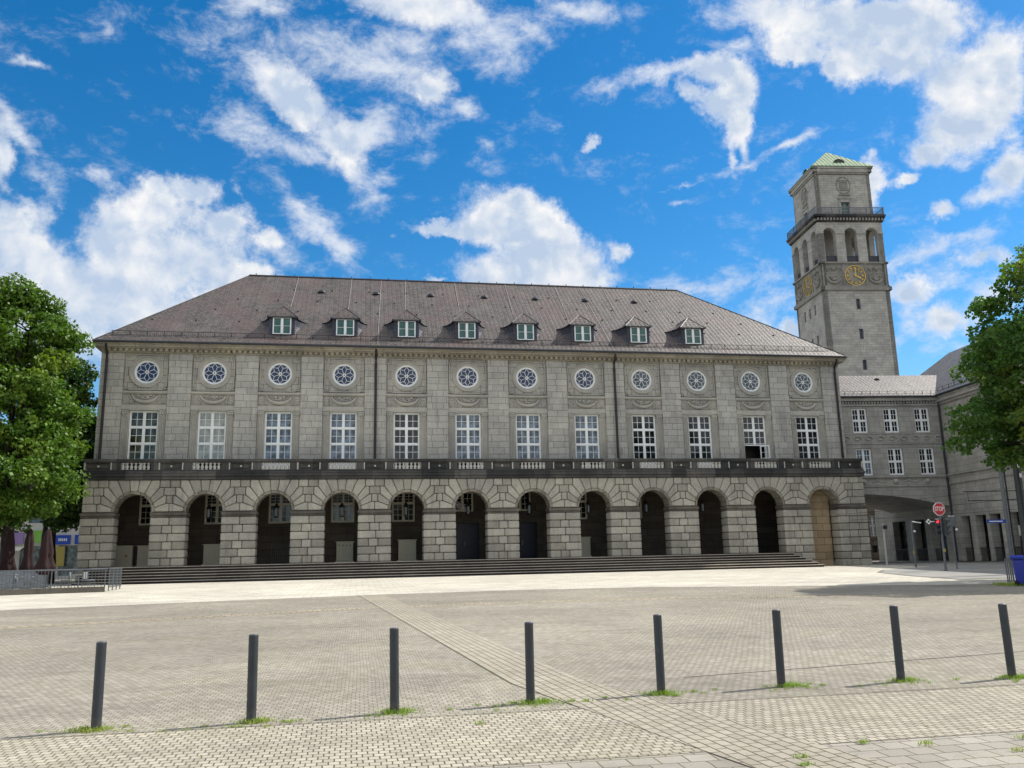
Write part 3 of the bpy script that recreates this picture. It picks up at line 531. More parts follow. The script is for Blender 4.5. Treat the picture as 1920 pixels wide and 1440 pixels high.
def upper():
    w=MB(); w.mi=0
    xs=[-26.5]+[v for bx in BX for v in (bx-1.415,bx+1.415)]+[26.5]
    for a,b in zip(xs[0::2],xs[1::2]): w.box(a,b,YW,YW+.5,5.95,13.98)
    w.box(-26.5,-26.0,YW+.5,19.3,5.4,13.98); w.box(26.0,26.5,YW+.5,19.3,GR,13.98); w.box(-26.0,26.0,18.8,19.3,GR,13.98); w.box(-26.5,-26.0,5.0,19.3,GR,5.4)
    w.build('upper_wall',M['ashlar'],hall)
    w=MB(); w.box(-26,26,2.7,3.0,5.95,13.98); w.build('dark_room_sheet',M['pipe'],hall)  # near-black colour stands for the shade of the room behind the open casement
    y=YW+.20; y1=y+.30; ZC=12.73; RR=.80
    for bx in BX:
        p=MB(); car=MB(); re=MB()
        p.wall(bx-1.415,bx+1.415,5.95,11.45,y,y1,[(bx-.9,bx+.9,5.95,10.12)])
        # square field with the round hole
        n=48; hx,hz0,hz1=1.415,11.45,13.98
        pts=[]
        for i in range(n):
            a=2*math.pi*i/n; c,s=math.cos(a),math.sin(a); t=min(hx/abs(c) if abs(c)>1e-6 else 9,((hz1-ZC) if s>0 else (ZC-hz0))/abs(s) if abs(s)>1e-6 else 9)
            pts.append(((bx+RR*c,ZC+RR*s),(bx+t*c,ZC+t*s)))
        for i in range(n):
            (a,b),(c,d)=pts[i],pts[(i+1)%n]
            p.quad((a[0],y,a[1]),(b[0],y,b[1]),(d[0],y,d[1]),(c[0],y,c[1])); p.quad((a[0],y,a[1]),(c[0],y,c[1]),(c[0],y1,c[1]),(a[0],y1,a[1]))
        for sx in (-1,1):
            for sz,zc in ((1,hz1),(-1,hz0)):   # corner triangles left by the fan
                cand=sorted([q[1] for q in pts if (q[1][0]-bx)*sx>0 and (q[1][1]-ZC)*sz>0],key=lambda q:(abs(q[0]-(bx+sx*hx))+abs(q[1]-zc)))[:2]
                p.quad((cand[0][0],y,cand[0][1]),(bx+sx*hx,y,zc),(cand[1][0],y,cand[1][1]))
        # mouldings
        car.ring((bx,ZC),RR,1.0,y-.05,y+.02,48); car.ring((bx,ZC),1.0,1.07,y-.13,y+.02,48)
        for s in (-1,1):
            car.box(bx+s*1.30-.03,bx+s*1.30+.03,y-.10,y,11.72,13.70); 
            for zz,dz in ((11.72,-.2),(13.70,.2)):
                z_a,z_b=sorted((zz,zz+dz)); car.box(bx+s*1.10-.03,bx+s*1.10+.03,y-.098,y,z_a,z_b)
                car.box(min(bx+s*1.13,bx+s*1.27),max(bx+s*1.13,bx+s*1.27),y-.098,y,zz-.03,zz+.03)
                car.box(bx+s*1.22-.05,bx+s*1.22+.05,y-.09,y,zz+dz*.65-.05,zz+dz*.65+.05)
            # capital and fluted pilaster beside the tall window
            x0,x1=sorted((bx+s*.93,bx+s*1.40)); cx=(x0+x1)/2
            car.box(x0-.02,x1+.01,y-.10,y,10.05,10.13); re.box(x0+.03,x1-.03,y-.07,y,9.66,10.05)
            for q in (-1,1):
                re.sphere((cx+q*.15,y-.08,9.93),.085,8); re.sphere((cx+q*.09,y-.085,9.76),.07,6)
            re.sphere((cx,y-.10,9.88),.07,6)
            fl=MB()
            for q in range(5): xx=x0+.035+q*.1; fl.box(xx,xx+.062,y-.06,y,6.0,9.60)
            fl.box(x0,x1,y-.01,y+.004,5.96,9.6); fl.build('fluted_pilaster',M['carved'],hall)
            car.box(x0,x1,y-.06,y,9.60,9.66)
        car.box(bx-1.415,bx+1.415,y-.055,y,13.90,13.98); car.box(bx-1.07,bx+1.07,y-.099,y,13.84,13.90)
        car.box(bx-1.07,bx+1.07,y-.099,y,11.48,11.54)
        car.box(bx-1.412,bx+1.412,y-.17,y,11.28,11.40); car.box(bx-1.412,bx+1.412,y-.10,y,11.22,11.28)
        car.box(bx-1.412,bx+1.412,y-.12,y,10.16,10.48); car.box(bx-.95,bx+.95,y-.15,y,10.12,10.19)
        # carved frieze: swag between two little panels
        pts=[(bx+.80*math.cos(t),y-.08,11.18-.50*math.sin(t)) for t in [math.pi*i/14 for i in range(15)]]
        re.tube(pts,[.05+.075*math.sin(math.pi*i/14) for i in range(15)],7)
        re.tube([(q[0]*.0+bx+(q[0]-bx)*.80,q[1]+.01,11.20-(11.18-q[2])*.62) for q in pts],.03,6)
        for q in range(13):
            a=math.pi*(q+.5)/13; re.sphere((bx+.50*math.cos(a)*random.uniform(.4,1),y-.07,11.14-.26*math.sin(a)*random.uniform(.3,1)),random.uniform(.045,.09),6)
        for s in (-1,1):
            for q in range(6): re.sphere((bx+s*(.86+.06*math.sin(q*2.1)),y-.06,10.62+q*.09),.068,6)
            for q in range(4): a=.2+q*.38; re.tube([(bx+s*.72,y-.04,10.78),(bx+s*(.72+.26*math.cos(a)),y-.05,10.78-.20*math.sin(a))],[.03,.012],5)
            re.box(bx+s*1.20-.17,bx+s*1.20+.17,y-.03,y,10.60,11.16)
            for q in (-1,0,1): re.box(bx+s*1.20-.11,bx+s*1.20+.11,y-.07,y-.03,10.86+q*.17-.03,10.86+q*.17+.04); re.sphere((bx+s*1.2+q*.07,y-.06,10.78),.05,6)
        p.build('window_panel',M['panel'],hall); car.build('panel_moulding',M['carved'],hall); re.build('carved_frieze',M['carved'],hall)
    # tall windows: three glazed tiers above a white foot panel
    gl=['g_olive','g_blind','g_curt','g_curt','g_dark','g_curt','g_curt','g_curt','g_dark','g_dark','g_dark','g_dark']
    zs=[6.82,7.92,9.01,10.10]; f0=None
    op=MB(); op.box(-.9,.9,.0,.08,5.96,6.82)
    for i,bx in enumerate(BX):
        if i!=10: window(hall,(bx,y+.12,0),1.8,6.80,10.11,3,gl[i],zs=zs); 
        else:
            f=window(hall,(bx,y+.12,0),1.8,7.86,10.11,2,gl[i],zs=zs[1:])
            c=MB(); c.box(-.9,-.83,0,.08,6.82,7.86); c.box(.83,.9,0,.08,6.82,7.86); c.box(-.83,.83,0,.08,6.76,6.82)
            c.build('open_frame',M['white'],f)
            k=MB(); grid_window(k,.80,6.84,7.84,1,cols=1,fr=.05,y0=0,y1=.05); ca=k.build('open_casement',M['white'],hall,(bx+.78,y+.0,0)); ca.rotation_euler=(0,0,rad(118)); ca.location=(bx+.62,y-.20,0); tag(ca,'small casement swung open over the balcony')
    fp=op.mesh('foot_panel',M['white'])
    fg=MB(); fg.box(-.9,-.82,0,.08,5.96,6.80); fg.box(.82,.9,0,.08,5.96,6.80); fg.box(-.06,.06,.0,.08,5.96,6.80); fg.box(-.82,.82,0,.078,5.96,6.06); fgm=fg.mesh('foot_frame',M['white'])
    fq=MB(); fq.quad((-.82,.05,6.0),(.82,.05,6.0),(.82,.05,6.8),(-.82,.05,6.8)); fqm=fq.mesh('foot_pane',M['g_dark'])
    for i,bx in enumerate(BX):
        if i in (2,3,8,9): link('foot_panel',fp,hall,(bx,y+.12,0))
        else: link('foot_pane',fqm,link('foot_frame',fgm,hall,(bx,y+.12,0)))
    # rose windows
    r=MB(); r.ring((0,0),.66,.80,0,.09,48); r.ring((0,0),.055,.115,-.01,.07,20)
    for k in range(8):
        a=math.pi/2+k*math.pi/4; b=a+math.pi/8
        def pt(rr,an): return (rr*math.cos(an),.03,rr*math.sin(an))
        r.tube([pt(.11,b),pt(.43,b)],.017,5); r.tube([pt(.43,b),pt(.665,a)],.017,5); r.tube([pt(.43,b),pt(.665,a+math.pi/4)],.017,5); r.tube([pt(.43,b),pt(.55,b)],.004,4)
    rf=r.mesh('rose_window',M['white']); pn=MB(); pn.lathe((0,0,0),[(.0001,0),(.70,.001)],40); pm=MB(); pm.add(pn,lambda q:(q[0],.05+q[2],q[1])); pmm=pm.mesh('pane',M['g_rose'])
    for i,bx in enumerate(BX):
        f=link('rose_window',rf,hall,(bx,y+.06,ZC)); q=link('pane',pmm,f); q.material_slots[0].link='OBJECT'; q.material_slots[0].material=M['g_rose' if i<8 else 'g_rose2']
upper()
def cornice():
    m=MB(); d=m; gt=MB(); W=26.5
    def rg(o,z0,z1): m.box(-W-min(o,.35+o*.1),W+min(o,.35+o*.1),YW-o,19.3+o,z0,z1)
    rg(.05,13.98,14.06); 
    x=-26.45
    while x<26.3: d.box(x,x+.20,YW-.24,YW+.05,14.05,14.22); x+=.36
    m.box(-26.5,26.5,YW-.02,19.3,14.06,14.22)
    rg(.33,14.22,14.29); rg(.52,14.29,14.40); rg(.58,14.40,14.45); rg(.66,14.45,14.52)
    m.build('cornice',M['cornice'],hall)
    gt.box(-W-.43,W+.43,YW-.80,YW-.64,14.50,14.64); gt.box(-W-.43,-W-.30,YW-.64,19.9,14.5,14.64); gt.box(W+.30,W+.43,YW-.64,19.9,14.5,14.64)
    gt.build('gutter',M['gutter'],hall,bevel=.03,seg=1)
    for x in (-26.12,-8.6,8.6,26.15):
        p=MB(); p.tube([(x,YW-.55,14.45),(x,YW-.50,14.2),(x,YW-.14,13.85),(x,YW-.12,13.5),(x,YW-.12,5.97)],.085,8)
        for z in (13.3,11.2,9.1,7.0): p.tube([(x,YW-.12,z),(x,YW-.12,z+.06)],.105,8)
        p.build('downpipe',M['pipe'],hall)
cornice()
EY0,EZ,RY,RZ=.32,14.60,10.1,22.62; XL,XR=-18.5,17.5; EX=26.9; KR=(RZ-EZ)/(RY-EY0)
def rz_(y): return EZ+(y-EY0)*KR
def roof():
    m=MB(); A=(-EX,EY0,EZ);B=(EX,EY0,EZ);C_=(EX,2*RY-EY0,EZ);D=(-EX,2*RY-EY0,EZ);L=(XL,RY,RZ);Rr_=(XR,RY,RZ)
    # front slope is gridded so its bump and sag are not perfectly flat
    m.quad(A,B,Rr_,L); m.quad(B,C_,Rr_); m.quad(C_,D,L,Rr_); m.quad(D,A,L); m.quad(A,D,C_,B)
    r=m.build('roof',M['slate'],hall)
    g_=MB(); g_.tube([L,Rr_],.10,6); g_.tube([A,L],.05,6); g_.tube([B,Rr_],.05,6)
    x=XL+.5
    while x<XR: g_.box(x,x+.05,RY-.04,RY+.04,RZ,RZ+.22); x+=1.5
    g_.build('ridge_capping',M['gutter'],r)
    for x0,x1,z1 in [(-14.65,-14.8,18.5),(-10.43,-10.6,18.5),(-8.07,-8.5,14.75),(-6.1,-6.35,18.5),(-2.05,-2.2,18.4),(2.2,1.95,18.5),(6.5,6.2,18.3),(8.65,8.5,15.0),(10.7,10.4,18.4),(14.9,14.65,18.4)]:
        w=MB(); y0=EY0+(RZ-EZ-.05)/KR; ya=EY0+(z1-EZ)/KR; w.tube([(x0,y0,RZ),(x1,ya,z1+.05)],.013,5); w.build('lightning_wire',M['pale'],r)
    sg=MB(); x=-25.9
    def rl(a,b,dy,h,rr=.014): sg.tube([(a,dy,rz_(dy)+h),(b,dy,rz_(dy)+h)],rr,5)
    while x<25.9:
        sg.box(x,x+.035,.93,.96,rz_(.95),rz_(.95)+.34); sg.tube([(x+.017,.95,rz_(.95)+.3),(x+.017,1.2,rz_(1.2))],.012,4); x+=1.08
    rl(-26,26,.95,.33,.018); rl(-26,26,.95,.06,.014)
    x=-25.9
    while x<25.9: sg.box(x,x+.012,.945,.955,rz_(.95)+.06,rz_(.95)+.33); x+=.12
    sg.build('snow_guard',M['black'],r)
    hk=MB(); hk.box(0,.12,0,.12,0,.10); hkm=hk.mesh('roof_hook',M['gutter'])
    for row,(yy) in enumerate((3.0,4.6,6.2,7.9)):
        x=-24+row*2.6+(row%2)*1.3
        while x<24-row*2.4: link('roof_hook',hkm,r,(x,yy,rz_(yy))); x+=2.9
    v=MB(); v.lathe((0,0,0),[(.30,0),(.27,.12),(.16,.22),(.0001,.26)],12,.8); vm=v.mesh('roof_vent',M['gutter'])
    for x in (-17.0,-12.7,-8.5,-4.2,0.1,4.3,8.5,12.7): link('roof_vent',vm,r,(x,7.7,rz_(7.7)-.03)) if x>-16 else None
    # dormer
    d=MB(); yf=1.45; zb=rz_(yf)-.06; zt=16.86; hw=.86
    n=7
    def yb(z): return EY0+(z-EZ)/KR
    d.quad((-hw,yf,zb),(hw,yf,zb),(hw,yf,zt),(-hw,yf,zt))
    for s in (-1,1):
        # cheek: vertical at the front, sweeping outwards into the main roof
        rows=[]
        for i in range(n+1):
            z=zb+(zt-zb)*i/n; y2=yb(z)+.10; fl=.10+.62*(i/n)**1.3; row=[]
            for j in range(n+1):
                t=j/n; yy=yf+(y2-yf)*t; row.append((s*(hw+fl*t**2.2),yy,z+.03*t))
            rows.append(row)
        for i in range(n):
            for j in range(n): d.quad(rows[i][j],rows[i][j+1],rows[i+1][j+1],rows[i+1][j])
    dm=d.mesh('dormer',M['slate_dark'])
    h=MB(); ap=(0,yf+.80,17.84); ov=.13; back=(0,yb(17.95)+.3,17.95)
    fas=MB()
    fl_,fr_=(-hw-ov,yf-.12,zt-.02),(hw+ov,yf-.12,zt-.02)
    def side(s):
        pts=[(s*(hw+ov),yf-.12,zt-.02),(s*(hw+.16),yf+.7,zt+.02),(s*(hw+.42),yb(zt)-.35,zt+.0),(s*(hw+.80),yb(zt)+.12,zt+.03)]
        return pts
    h.quad(fl_,fr_,ap)
    for s in (-1,1):
        P=side(s); h.quad(P[0],P[1],ap); h.quad(P[1],P[2],back,ap); h.quad(P[2],P[3],(s*.5,yb(17.5)+.1,17.55),back)
    fas.box(fl_[0],fr_[0],fl_[1]-.03,fl_[1]+.03,zt-.13,zt-.03)  # dark edging added to draw the shadow line under the eaves
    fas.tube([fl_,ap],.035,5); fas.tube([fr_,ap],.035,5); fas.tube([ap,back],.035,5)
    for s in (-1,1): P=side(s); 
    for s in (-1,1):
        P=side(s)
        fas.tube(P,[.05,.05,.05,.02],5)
    hm=h.mesh('dormer_roof',M['slate']); fm_=fas.mesh('dormer_eave_shade_edge',M['gutter'])
    for i in range(8):
        x=(i-3.5)*BAY
        o=link('dormer',dm,hall,(x,0,0)); link('dormer_roof',hm,o); link('dormer_eave_shade_edge',fm_,o)
        f=window(o,(0,yf-.07,0),1.24,zb+.09,zt-.07,1,'g_teal',cols=2,sub=(1,2),fr=.045,mull=.11,bar=.022)
        # keep the hierarchy two levels deep below the hall: pane beside its frame
        for c in kids(f): c.parent=o; c.location=f.location
roof()
def balcony():
    s=MB(); s.box(-26.75,27.05,-.16,YW+.02,5.42,5.62); s.box(-26.82,27.12,-.24,YW+.02,5.62,5.80); s.box(-26.75,27.05,-.18,YW+.02,5.80,5.95)
    s.build('balcony_slab',M['dark'],hall,bevel=.02,seg=1)
    b=MB(); b.box(-26.72,27.02,-.17,.17,6.56,6.74); b.box(-26.68,26.98,-.12,.12,6.50,6.56); b.box(-26.68,26.98,-.13,.13,5.95,6.05)
    ed=[-26.66]+[v for bx in BX for v in (bx-.93,bx+.93)]+[26.96]
    st=MB()
    for q,(a,c) in enumerate(zip(ed[0::2],ed[1::2])):
        if q==0: a2,c2=a,c
        b.box(a,c,-.02,.10,6.05,6.50)
        pa,pc=a+(.51 if q else .0),c-(.51 if q<12 else 0)
        for (l,r) in ((a,pa),(pc,c)):
            if r-l>.1: b.box(l,r,-.115,.0,6.05,6.50)
        # sunk panel with a round boss
        cx=(pa+pc)/2; b.box(pa+.14,pc-.14,-.05,-.01,6.12,6.16); b.box(pa+.14,pc-.14,-.05,-.01,6.40,6.44); b.box(pa+.14,pa+.18,-.05,-.01,6.16,6.40); b.box(pc-.18,pc-.14,-.05,-.01,6.16,6.40)
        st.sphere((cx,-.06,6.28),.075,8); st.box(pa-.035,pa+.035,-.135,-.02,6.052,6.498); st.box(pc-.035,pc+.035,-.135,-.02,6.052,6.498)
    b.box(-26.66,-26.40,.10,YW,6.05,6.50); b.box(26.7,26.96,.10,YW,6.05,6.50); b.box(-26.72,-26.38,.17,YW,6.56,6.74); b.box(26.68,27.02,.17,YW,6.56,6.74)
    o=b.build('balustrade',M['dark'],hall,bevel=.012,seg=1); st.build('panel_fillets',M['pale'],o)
    l=MB(); l.lathe((0,0,6.05),[(.105,0),(.105,.05),(.06,.07),(.095,.13),(.112,.19),(.09,.25),(.052,.32),(.05,.36),(.09,.39),(.10,.41),(.10,.45)],10)
    lm=l.mesh('baluster',M['pale'],smooth=True)
    for bx in BX:
        for k in range(7): link('baluster',lm,o,(bx+(k-3)*.255,0,0))
balcony()
def ground_floor_details():
    gl=['g_dark','g_dark','g_curt','g_curt','g_dark','g_dark','g_dark','g_dark','g_dark']
    for i in range(9):
        if i in (5,6):
            window(hall,(BX[i],5.12,0),1.6,3.45,4.92,1,'g_dark','cream',sub=(2,3),fr=.1)
            d=MB(); d.box(-1.18,1.18,0,.08,0,2.62); d.box(-.02,.02,-.02,0,.05,2.58)
            for s in (-1,1):
                for z in (.15,.95,1.75): d.box(min(s*.12,s*1.05),max(s*.12,s*1.05),-.025,0,z,z+.68)
            dd=d.build('entrance_door',M['door'],hall,(BX[i],5.15,0),bevel=.008,seg=1)
            h=MB(); h.box(.08,.13,-.09,-.05,.95,1.3); h.box(.09,.12,-.05,0,1.0,1.04); h.box(.09,.12,-.05,0,1.2,1.24); h.build('handle',M['steel'],dd)
            f=MB(); f.box(-1.62,-1.18,-.10,.0,0,2.95); f.box(1.18,1.62,-.10,.0,0,2.95); f.box(-1.18,1.18,-.10,.0,2.62,2.95); f.box(-1.72,1.72,-.18,0,2.95,3.08)
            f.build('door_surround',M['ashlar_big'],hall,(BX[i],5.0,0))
        else:
            window(hall,(BX[i],5.12,0),1.64,2.78,4.92,2,gl[i],'cream',sub=(2,3),fr=.1,zs=[2.78,4.12,4.92])
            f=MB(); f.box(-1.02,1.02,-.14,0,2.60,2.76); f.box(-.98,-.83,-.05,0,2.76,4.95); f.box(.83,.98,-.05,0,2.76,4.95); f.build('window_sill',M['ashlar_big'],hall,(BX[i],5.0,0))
    g_=MB(); w=1.15
    for k in range(9): g_.tube([(-w/2+w*k/8,0,0),(-w/2+w*k/8,0,1.35)],.016,5)
    for z in (.06,1.29): g_.tube([(-w/2,0,z),(w/2,0,z)],.02,5)
    g_.build('cellar_grille',M['steel'],hall,(-15.0,4.93,0))
ground_floor_details()
# things that stand or hang in the arcade
def cabinet(x,w,h,label,legs=True,warn=False,marks=0,double=False,y=4.5):
    t=thing('utility_cabinet',label,'cabinet',(x,y,0),0,'utility cabinets along the arcade wall')
    b=MB(); b.box(-w/2,w/2,-.2,.2,.08,h); b.build('body',M['cabinet'],t,bevel=.015,seg=1)
    b=MB(); b.box(-w/2-.07,w/2+.07,-.24,.22,h,h+.05); b.build('top_plate',M['cabinet'],t)
    b=MB(); b.box(-w/2-.08,w/2+.08,-.26,.22,.0,.08); b.build('plinth',M['cabinet'],t)
    b=MB(); b.box(-w/2+.04,w/2-.04,-.215,-.2,.14,h-.06); d=b.build('door',M['cabinet'],t,bevel=.004,seg=1)
    if double: b=MB(); b.box(-.008,.008,-.222,-.215,.16,h-.08); b.build('door_gap',M['black'],t)
    if warn:
        b=MB(); cx,cz=.22,h*.55; b.prism([(cx-.10,cz-.08),(cx+.10,cz-.08),(cx,cz+.10)],-.222,-.216); q=b.build('warning_sign',M['signred'],t)
        b=MB(); b.prism([(cx-.055,cz-.058),(cx+.055,cz-.058),(cx,cz+.05)],-.226,-.2225); b.build('warning_sign',M['yellow'],t)
        b=MB(); b.box(-w/2+.12,-w/2+.19,-.226,-.216,h-.17,h-.1); b.build('lock',M['black'],t)
    for k in range(marks):
        b=MB(); b.box(-w*.36+k*w*.22,-w*.36+k*w*.22+.06,-.23,-.216,h-.28,h-.18); b.build('vent_slot',M['black'],t)
cabinet(-25.15,1.2,1.38,'grey beige cabinet with red warning triangle behind the leftmost arch',warn=True)
cabinet(-23.75,.95,1.36,'plain grey beige cabinet right of the one with the warning triangle')
cabinet(-19.25,1.5,1.38,'wide pale cabinet behind the second arch from the left')
cabinet(-10.55,1.15,1.40,'beige cabinet with four dark slots near its top edge',marks=4)
cabinet(-6.2,1.25,1.45,'plain tall beige cabinet left of the left blue entrance door')
cabinet(6.65,1.1,1.42,'beige cabinet right of the right blue entrance door')
def lantern(x,label):
    t=thing('arcade_lantern',label,'lantern',(x,1.75,3.05),0,'lanterns hanging in the arches')
    b=MB(); b.tube([(0,0,.95),(0,0,1.93)],.018,6); b.build('chain',M['black'],t)
    b=MB(); b.lathe((0,0,0),[(.05,-.04),(.16,0),(.17,.05),(.155,.06)],6); b.lathe((0,0,.62),[(.19,0),(.22,.04),(.10,.16),(.12,.18),(.03,.30),(.03,.34)],6)
    for k in range(6): a=k*math.pi/3; b.tube([(.155*math.cos(a),.155*math.sin(a),.05),(.185*math.cos(a),.185*math.sin(a),.64)],.014,4)
    b.build('cage',M['black'],t)
    b=MB(); b.lathe((0,0,0),[(.09,.08),(.10,.56)],8); b.build('glass',M['g_lamp'],t)
nm=['second','third','fourth','fifth','sixth','seventh','eighth','ninth','tenth']
for k,i in enumerate(range(1,10)): lantern(BX[i],'black iron lantern hanging in the %s arch from the left'%nm[k])
# ------------------------------------------------------------------ clock tower (rotated 6.3 degrees against the hall)
A63=rad(-6.3)
def tower():
    t=thing('clock_tower','tall square stone clock tower with gilded clocks, open belfry and green copper cap','tower',(52.449,45,-1),A63)
    Z=lambda z:z+1.0
    def four(m,face):   # repeat a front-face shape on the four sides about the centre (5,5)
        for k in range(4):
            a=k*math.pi/2; c,s=round(math.cos(a)),round(math.sin(a)); m.add(face,lambda p:(5+(p[0]-5)*c-(p[1]-5)*s,5+(p[0]-5)*s+(p[1]-5)*c,p[2]))
    def turned(face,name,mt):   # the same ornament as a part on each of the four sides
        for k in range(4):
            a=k*math.pi/2; c,q=round(math.cos(a)),round(math.sin(a)); g=MB(); g.add(face,lambda p:(5+(p[0]-5)*c-(p[1]-5)*q,5+(p[0]-5)*q+(p[1]-5)*c,p[2])); g.build(name,mt,t)
    sh=MB(); F=MB(); fr_=[(4.78,5.36,33.42,34.9),(4.78,5.36,29.2,30.65),(4.78,5.36,24.9,26.3)]
    Fs=MB(); side=[(5-1.95+q*1.75-.28,5-1.95+q*1.75+.28,z0,z0+1.5) for q in range(3) for z0 in (33.4,29.0,24.6)]
    F.wall(.3,9.7,0,36.1,.3,.9,[(a,b,Z(c-.0-1),Z(d-1)) for a,b,c,d in fr_]); Fs.wall(.3,9.7,0,36.1,.3,.9,[(a,b,c,d) for a,b,c,d in side])
    for k,f in ((0,F),(1,Fs),(2,F),(3,Fs)):
        a=k*math.pi/2; c,s=round(math.cos(a)),round(math.sin(a)); sh.add(f,lambda p:(5+(p[0]-5)*c-(p[1]-5)*s,5+(p[0]-5)*s+(p[1]-5)*c,p[2]))
    sh.build('shaft',M['tower'],t)
    # slit windows
    pw=MB(); 
    for a,b,c,d in fr_:
        f=MB(); f.box(a,a+.06,.62,.7,c,d); f.box(b-.06,b,.62,.7,c,d); f.box(a,b,.62,.7,c,c+.05); f.box(a,b,.62,.7,d-.05,d); f.box((a+b)/2-.02,(a+b)/2+.02,.63,.69,c,d); w=f.build('slit_window',M['dsteel'],t)
        f=MB(); f.box(a,b,.72,.74,c,d); f.build('pane',M['g_curt'],w)
    f=MB()
    for a,b,c,d in side: 
        f.quad((.85,10-a,c),(.85,10-b,c),(.85,10-b,d),(.85,10-a,d))
    f.build('slit_panes',M['g_dark'],t)
    # carved band with the clocks
    bd=MB(); f=MB(); f.box(.05,9.95,.05,.5,36.1,36.6); f.box(.2,9.8,.2,.6,36.6,36.8); f.box(.32,9.68,.32,1,36.8,39.95); f.box(.12,9.88,.12,.8,39.95,40.2)
    for x in (.5,3.35,6.55,9.4): f.box(x-.09,x+.09,.24,.33,36.8,39.95)
    f.box(.4,3.3,.26,.33,38.52,38.62); f.box(6.6,9.3,.26,.33,38.52,38.62)
    four(bd,f); bd.build('clock_band',M['tower_band'],t)
    for cx in (1.93,7.97):
        f=MB()
        f.tube([(cx+1.05*math.cos(a),.27,38.35-1.15*math.sin(a)) for a in [math.pi*i/14 for i in range(15)]],[.06+.16*math.sin(math.pi*i/14) for i in range(15)],7)
        for q in range(14): f.sphere((cx+random.uniform(-.6,.6),.26,37.9+random.uniform(-.3,.35)),random.uniform(.07,.16),6)
        for q in range(5): f.tube([(cx-1.2+q*.5,.27,38.75+.1*(q%2)),(cx-1.0+q*.5,.25,39.3),(cx-.75+q*.5,.27,38.85+.3*(q%2))],[.05,.09,.04],6)
        f.sphere((cx,.22,39.2),.26,8); f.box(cx-.28,cx+.28,.20,.3,37.55,38.1)
        turned(f,'carved_wreath',M['tower_band'])
    def clock(tr):
        m=MB(); m.ring((0,0),1.39,1.46,-.06,.06,48); m.ring((0,0),.84,.86,-.03,.04,40)
        for k in range(12):
            a=k*math.pi/6; c,s=math.sin(a),math.cos(a); n=3 if k%3==0 else 2
            for q in range(n):
                o=(q-(n-1)/2)*.10; P=lambda r,w:(c*r+s*(o+w),s*r-c*(o+w)); 
                m.prism([P(.97,-.028),P(1.22,-.028),P(1.22,.028),P(.97,.028)],-.05,.03)
        g=MB(); tr(m,g); o=g.build('clock_dial_ring',M['gold'],t)
        for nm,ang,L,w in (('minute_hand',0,1.20,.09),('hour_hand',120,.92,.12)):
            a=rad(ang); c,s=math.sin(a),math.cos(a); h=MB(); P=lambda r,q:(c*r+s*q,s*r-c*q); h.prism([P(-.25,-w*.5),P(L*.7,-w*.5),P(L*.72,-w),P(L,0),P(L*.72,w),P(L*.7,w*.5),P(-.25,w*.5)],-.14 if ang else -.19,-.10 if ang else -.15); h.ring((0,0),.02,.16,-.16,-.08,16)
            g=MB(); tr(h,g); g.build(nm,M['gold'],o)
    clock(lambda m,g:g.add(m,lambda p:(5+p[0],.25+p[1],38.22+p[2])))
    clock(lambda m,g:g.add(m,lambda p:(.25+p[1],5-p[0],38.22+p[2])))
    # belfry
    be=MB(); f=MB(); R=.86; cs=[1.95,5,8.05]; zs=44.4; zb=40.2; zt=46.15; x0,x1=.35,9.65; th=.8
    ed=[x0]+[v for c in cs for v in (c-R,c+R)]+[x1]
    for a,b in zip(ed[0::2],ed[1::2]): f.box(a,b,x0,x0+th,zb,zs)
    for c in cs:
        n=14; arc=[(c-R*math.cos(math.pi*i/n),zs+R*math.sin(math.pi*i/n)) for i in range(n+1)]
        for a,b in zip(arc[:-1],arc[1:]):
            for y in (x0,x0+th): f.quad((a[0],y,a[1]),(b[0],y,b[1]),(b[0],y,zt),(a[0],y,zt))
            f.quad((a[0],x0,a[1]),(b[0],x0,b[1]),(b[0],x0+th,b[1]),(a[0],x0+th,a[1]))
    xs=[x0]+[v for c in cs for v in (c-R,c+R)]+[x1]
    for a,b in zip(xs[0::2],xs[1::2]):
        for y in (x0,x0+th): f.quad((a,y,zs),(b,y,zs),(b,y,zt),(a,y,zt))
        f.box(a-.05,b+.05,x0-.09,x0+.1,zs-.02,zs+.14)
    four(be,f); be.box(.5,9.5,.5,9.5,40.0,40.18); be.box(.5,9.5,.5,9.5,46.0,46.3); be.box(3.4,6.6,3.4,6.6,40.2,46)
    be.build('belfry',M['tower'],t)
    rr=MB(); f=MB()
    for c in cs:
        f.box(c-R,c+R,.62,.66,41.15,41.22); f.quad((c-R,.64,40.2),(c+R,.64,40.2),(c+R,.64,41.15),(c-R,.64,41.15))
    four(rr,f); rr.build('belfry_parapet',M['gutter'],t)
    # gallery cornice
    co=MB(); f=MB(); f.box(.2,9.8,.2,1,46.1,46.25); f.box(-.05,10.05,-.05,1,46.62,46.8); co_l=[]
    four(co,f); co.box(-.15,10.15,-.15,10.15,46.82,47.1)
    k=MB(); f=MB(); x=.3
    while x<9.7: f.box(x,x+.24,-.05,.4,46.26,46.6); x+=.46
    four(k,f); co.build('gallery_cornice',M['dark'],t); k.build('gallery_brackets',M['tower_band'],t)
    ra=MB(); f=MB(); f.box(.02,9.98,.02,.07,48.1,48.2); f.box(.02,9.98,.03,.06,47.2,47.25); x=.05
    while x<9.95: f.box(x,x+.035,.03,.06,47.1,48.1); x+=.15
    for x in (.02,2.5,5,7.5,9.9): f.box(x-.03,x+.05,.0,.09,47.1,48.25)
    four(ra,f); ra.build('gallery_railing',M['dsteel'],t)
    # upper storey
    up=MB(); f=MB(); b0=1.02
    f.wall(b0,10-b0,47.1,53.5,b0,b0+.5,[(4.4,5.65,47.1,49.35)]); f.box(b0-.12,10-b0+.12,b0-.12,b0+.3,53.7,53.85); x=b0
    f2=MB()
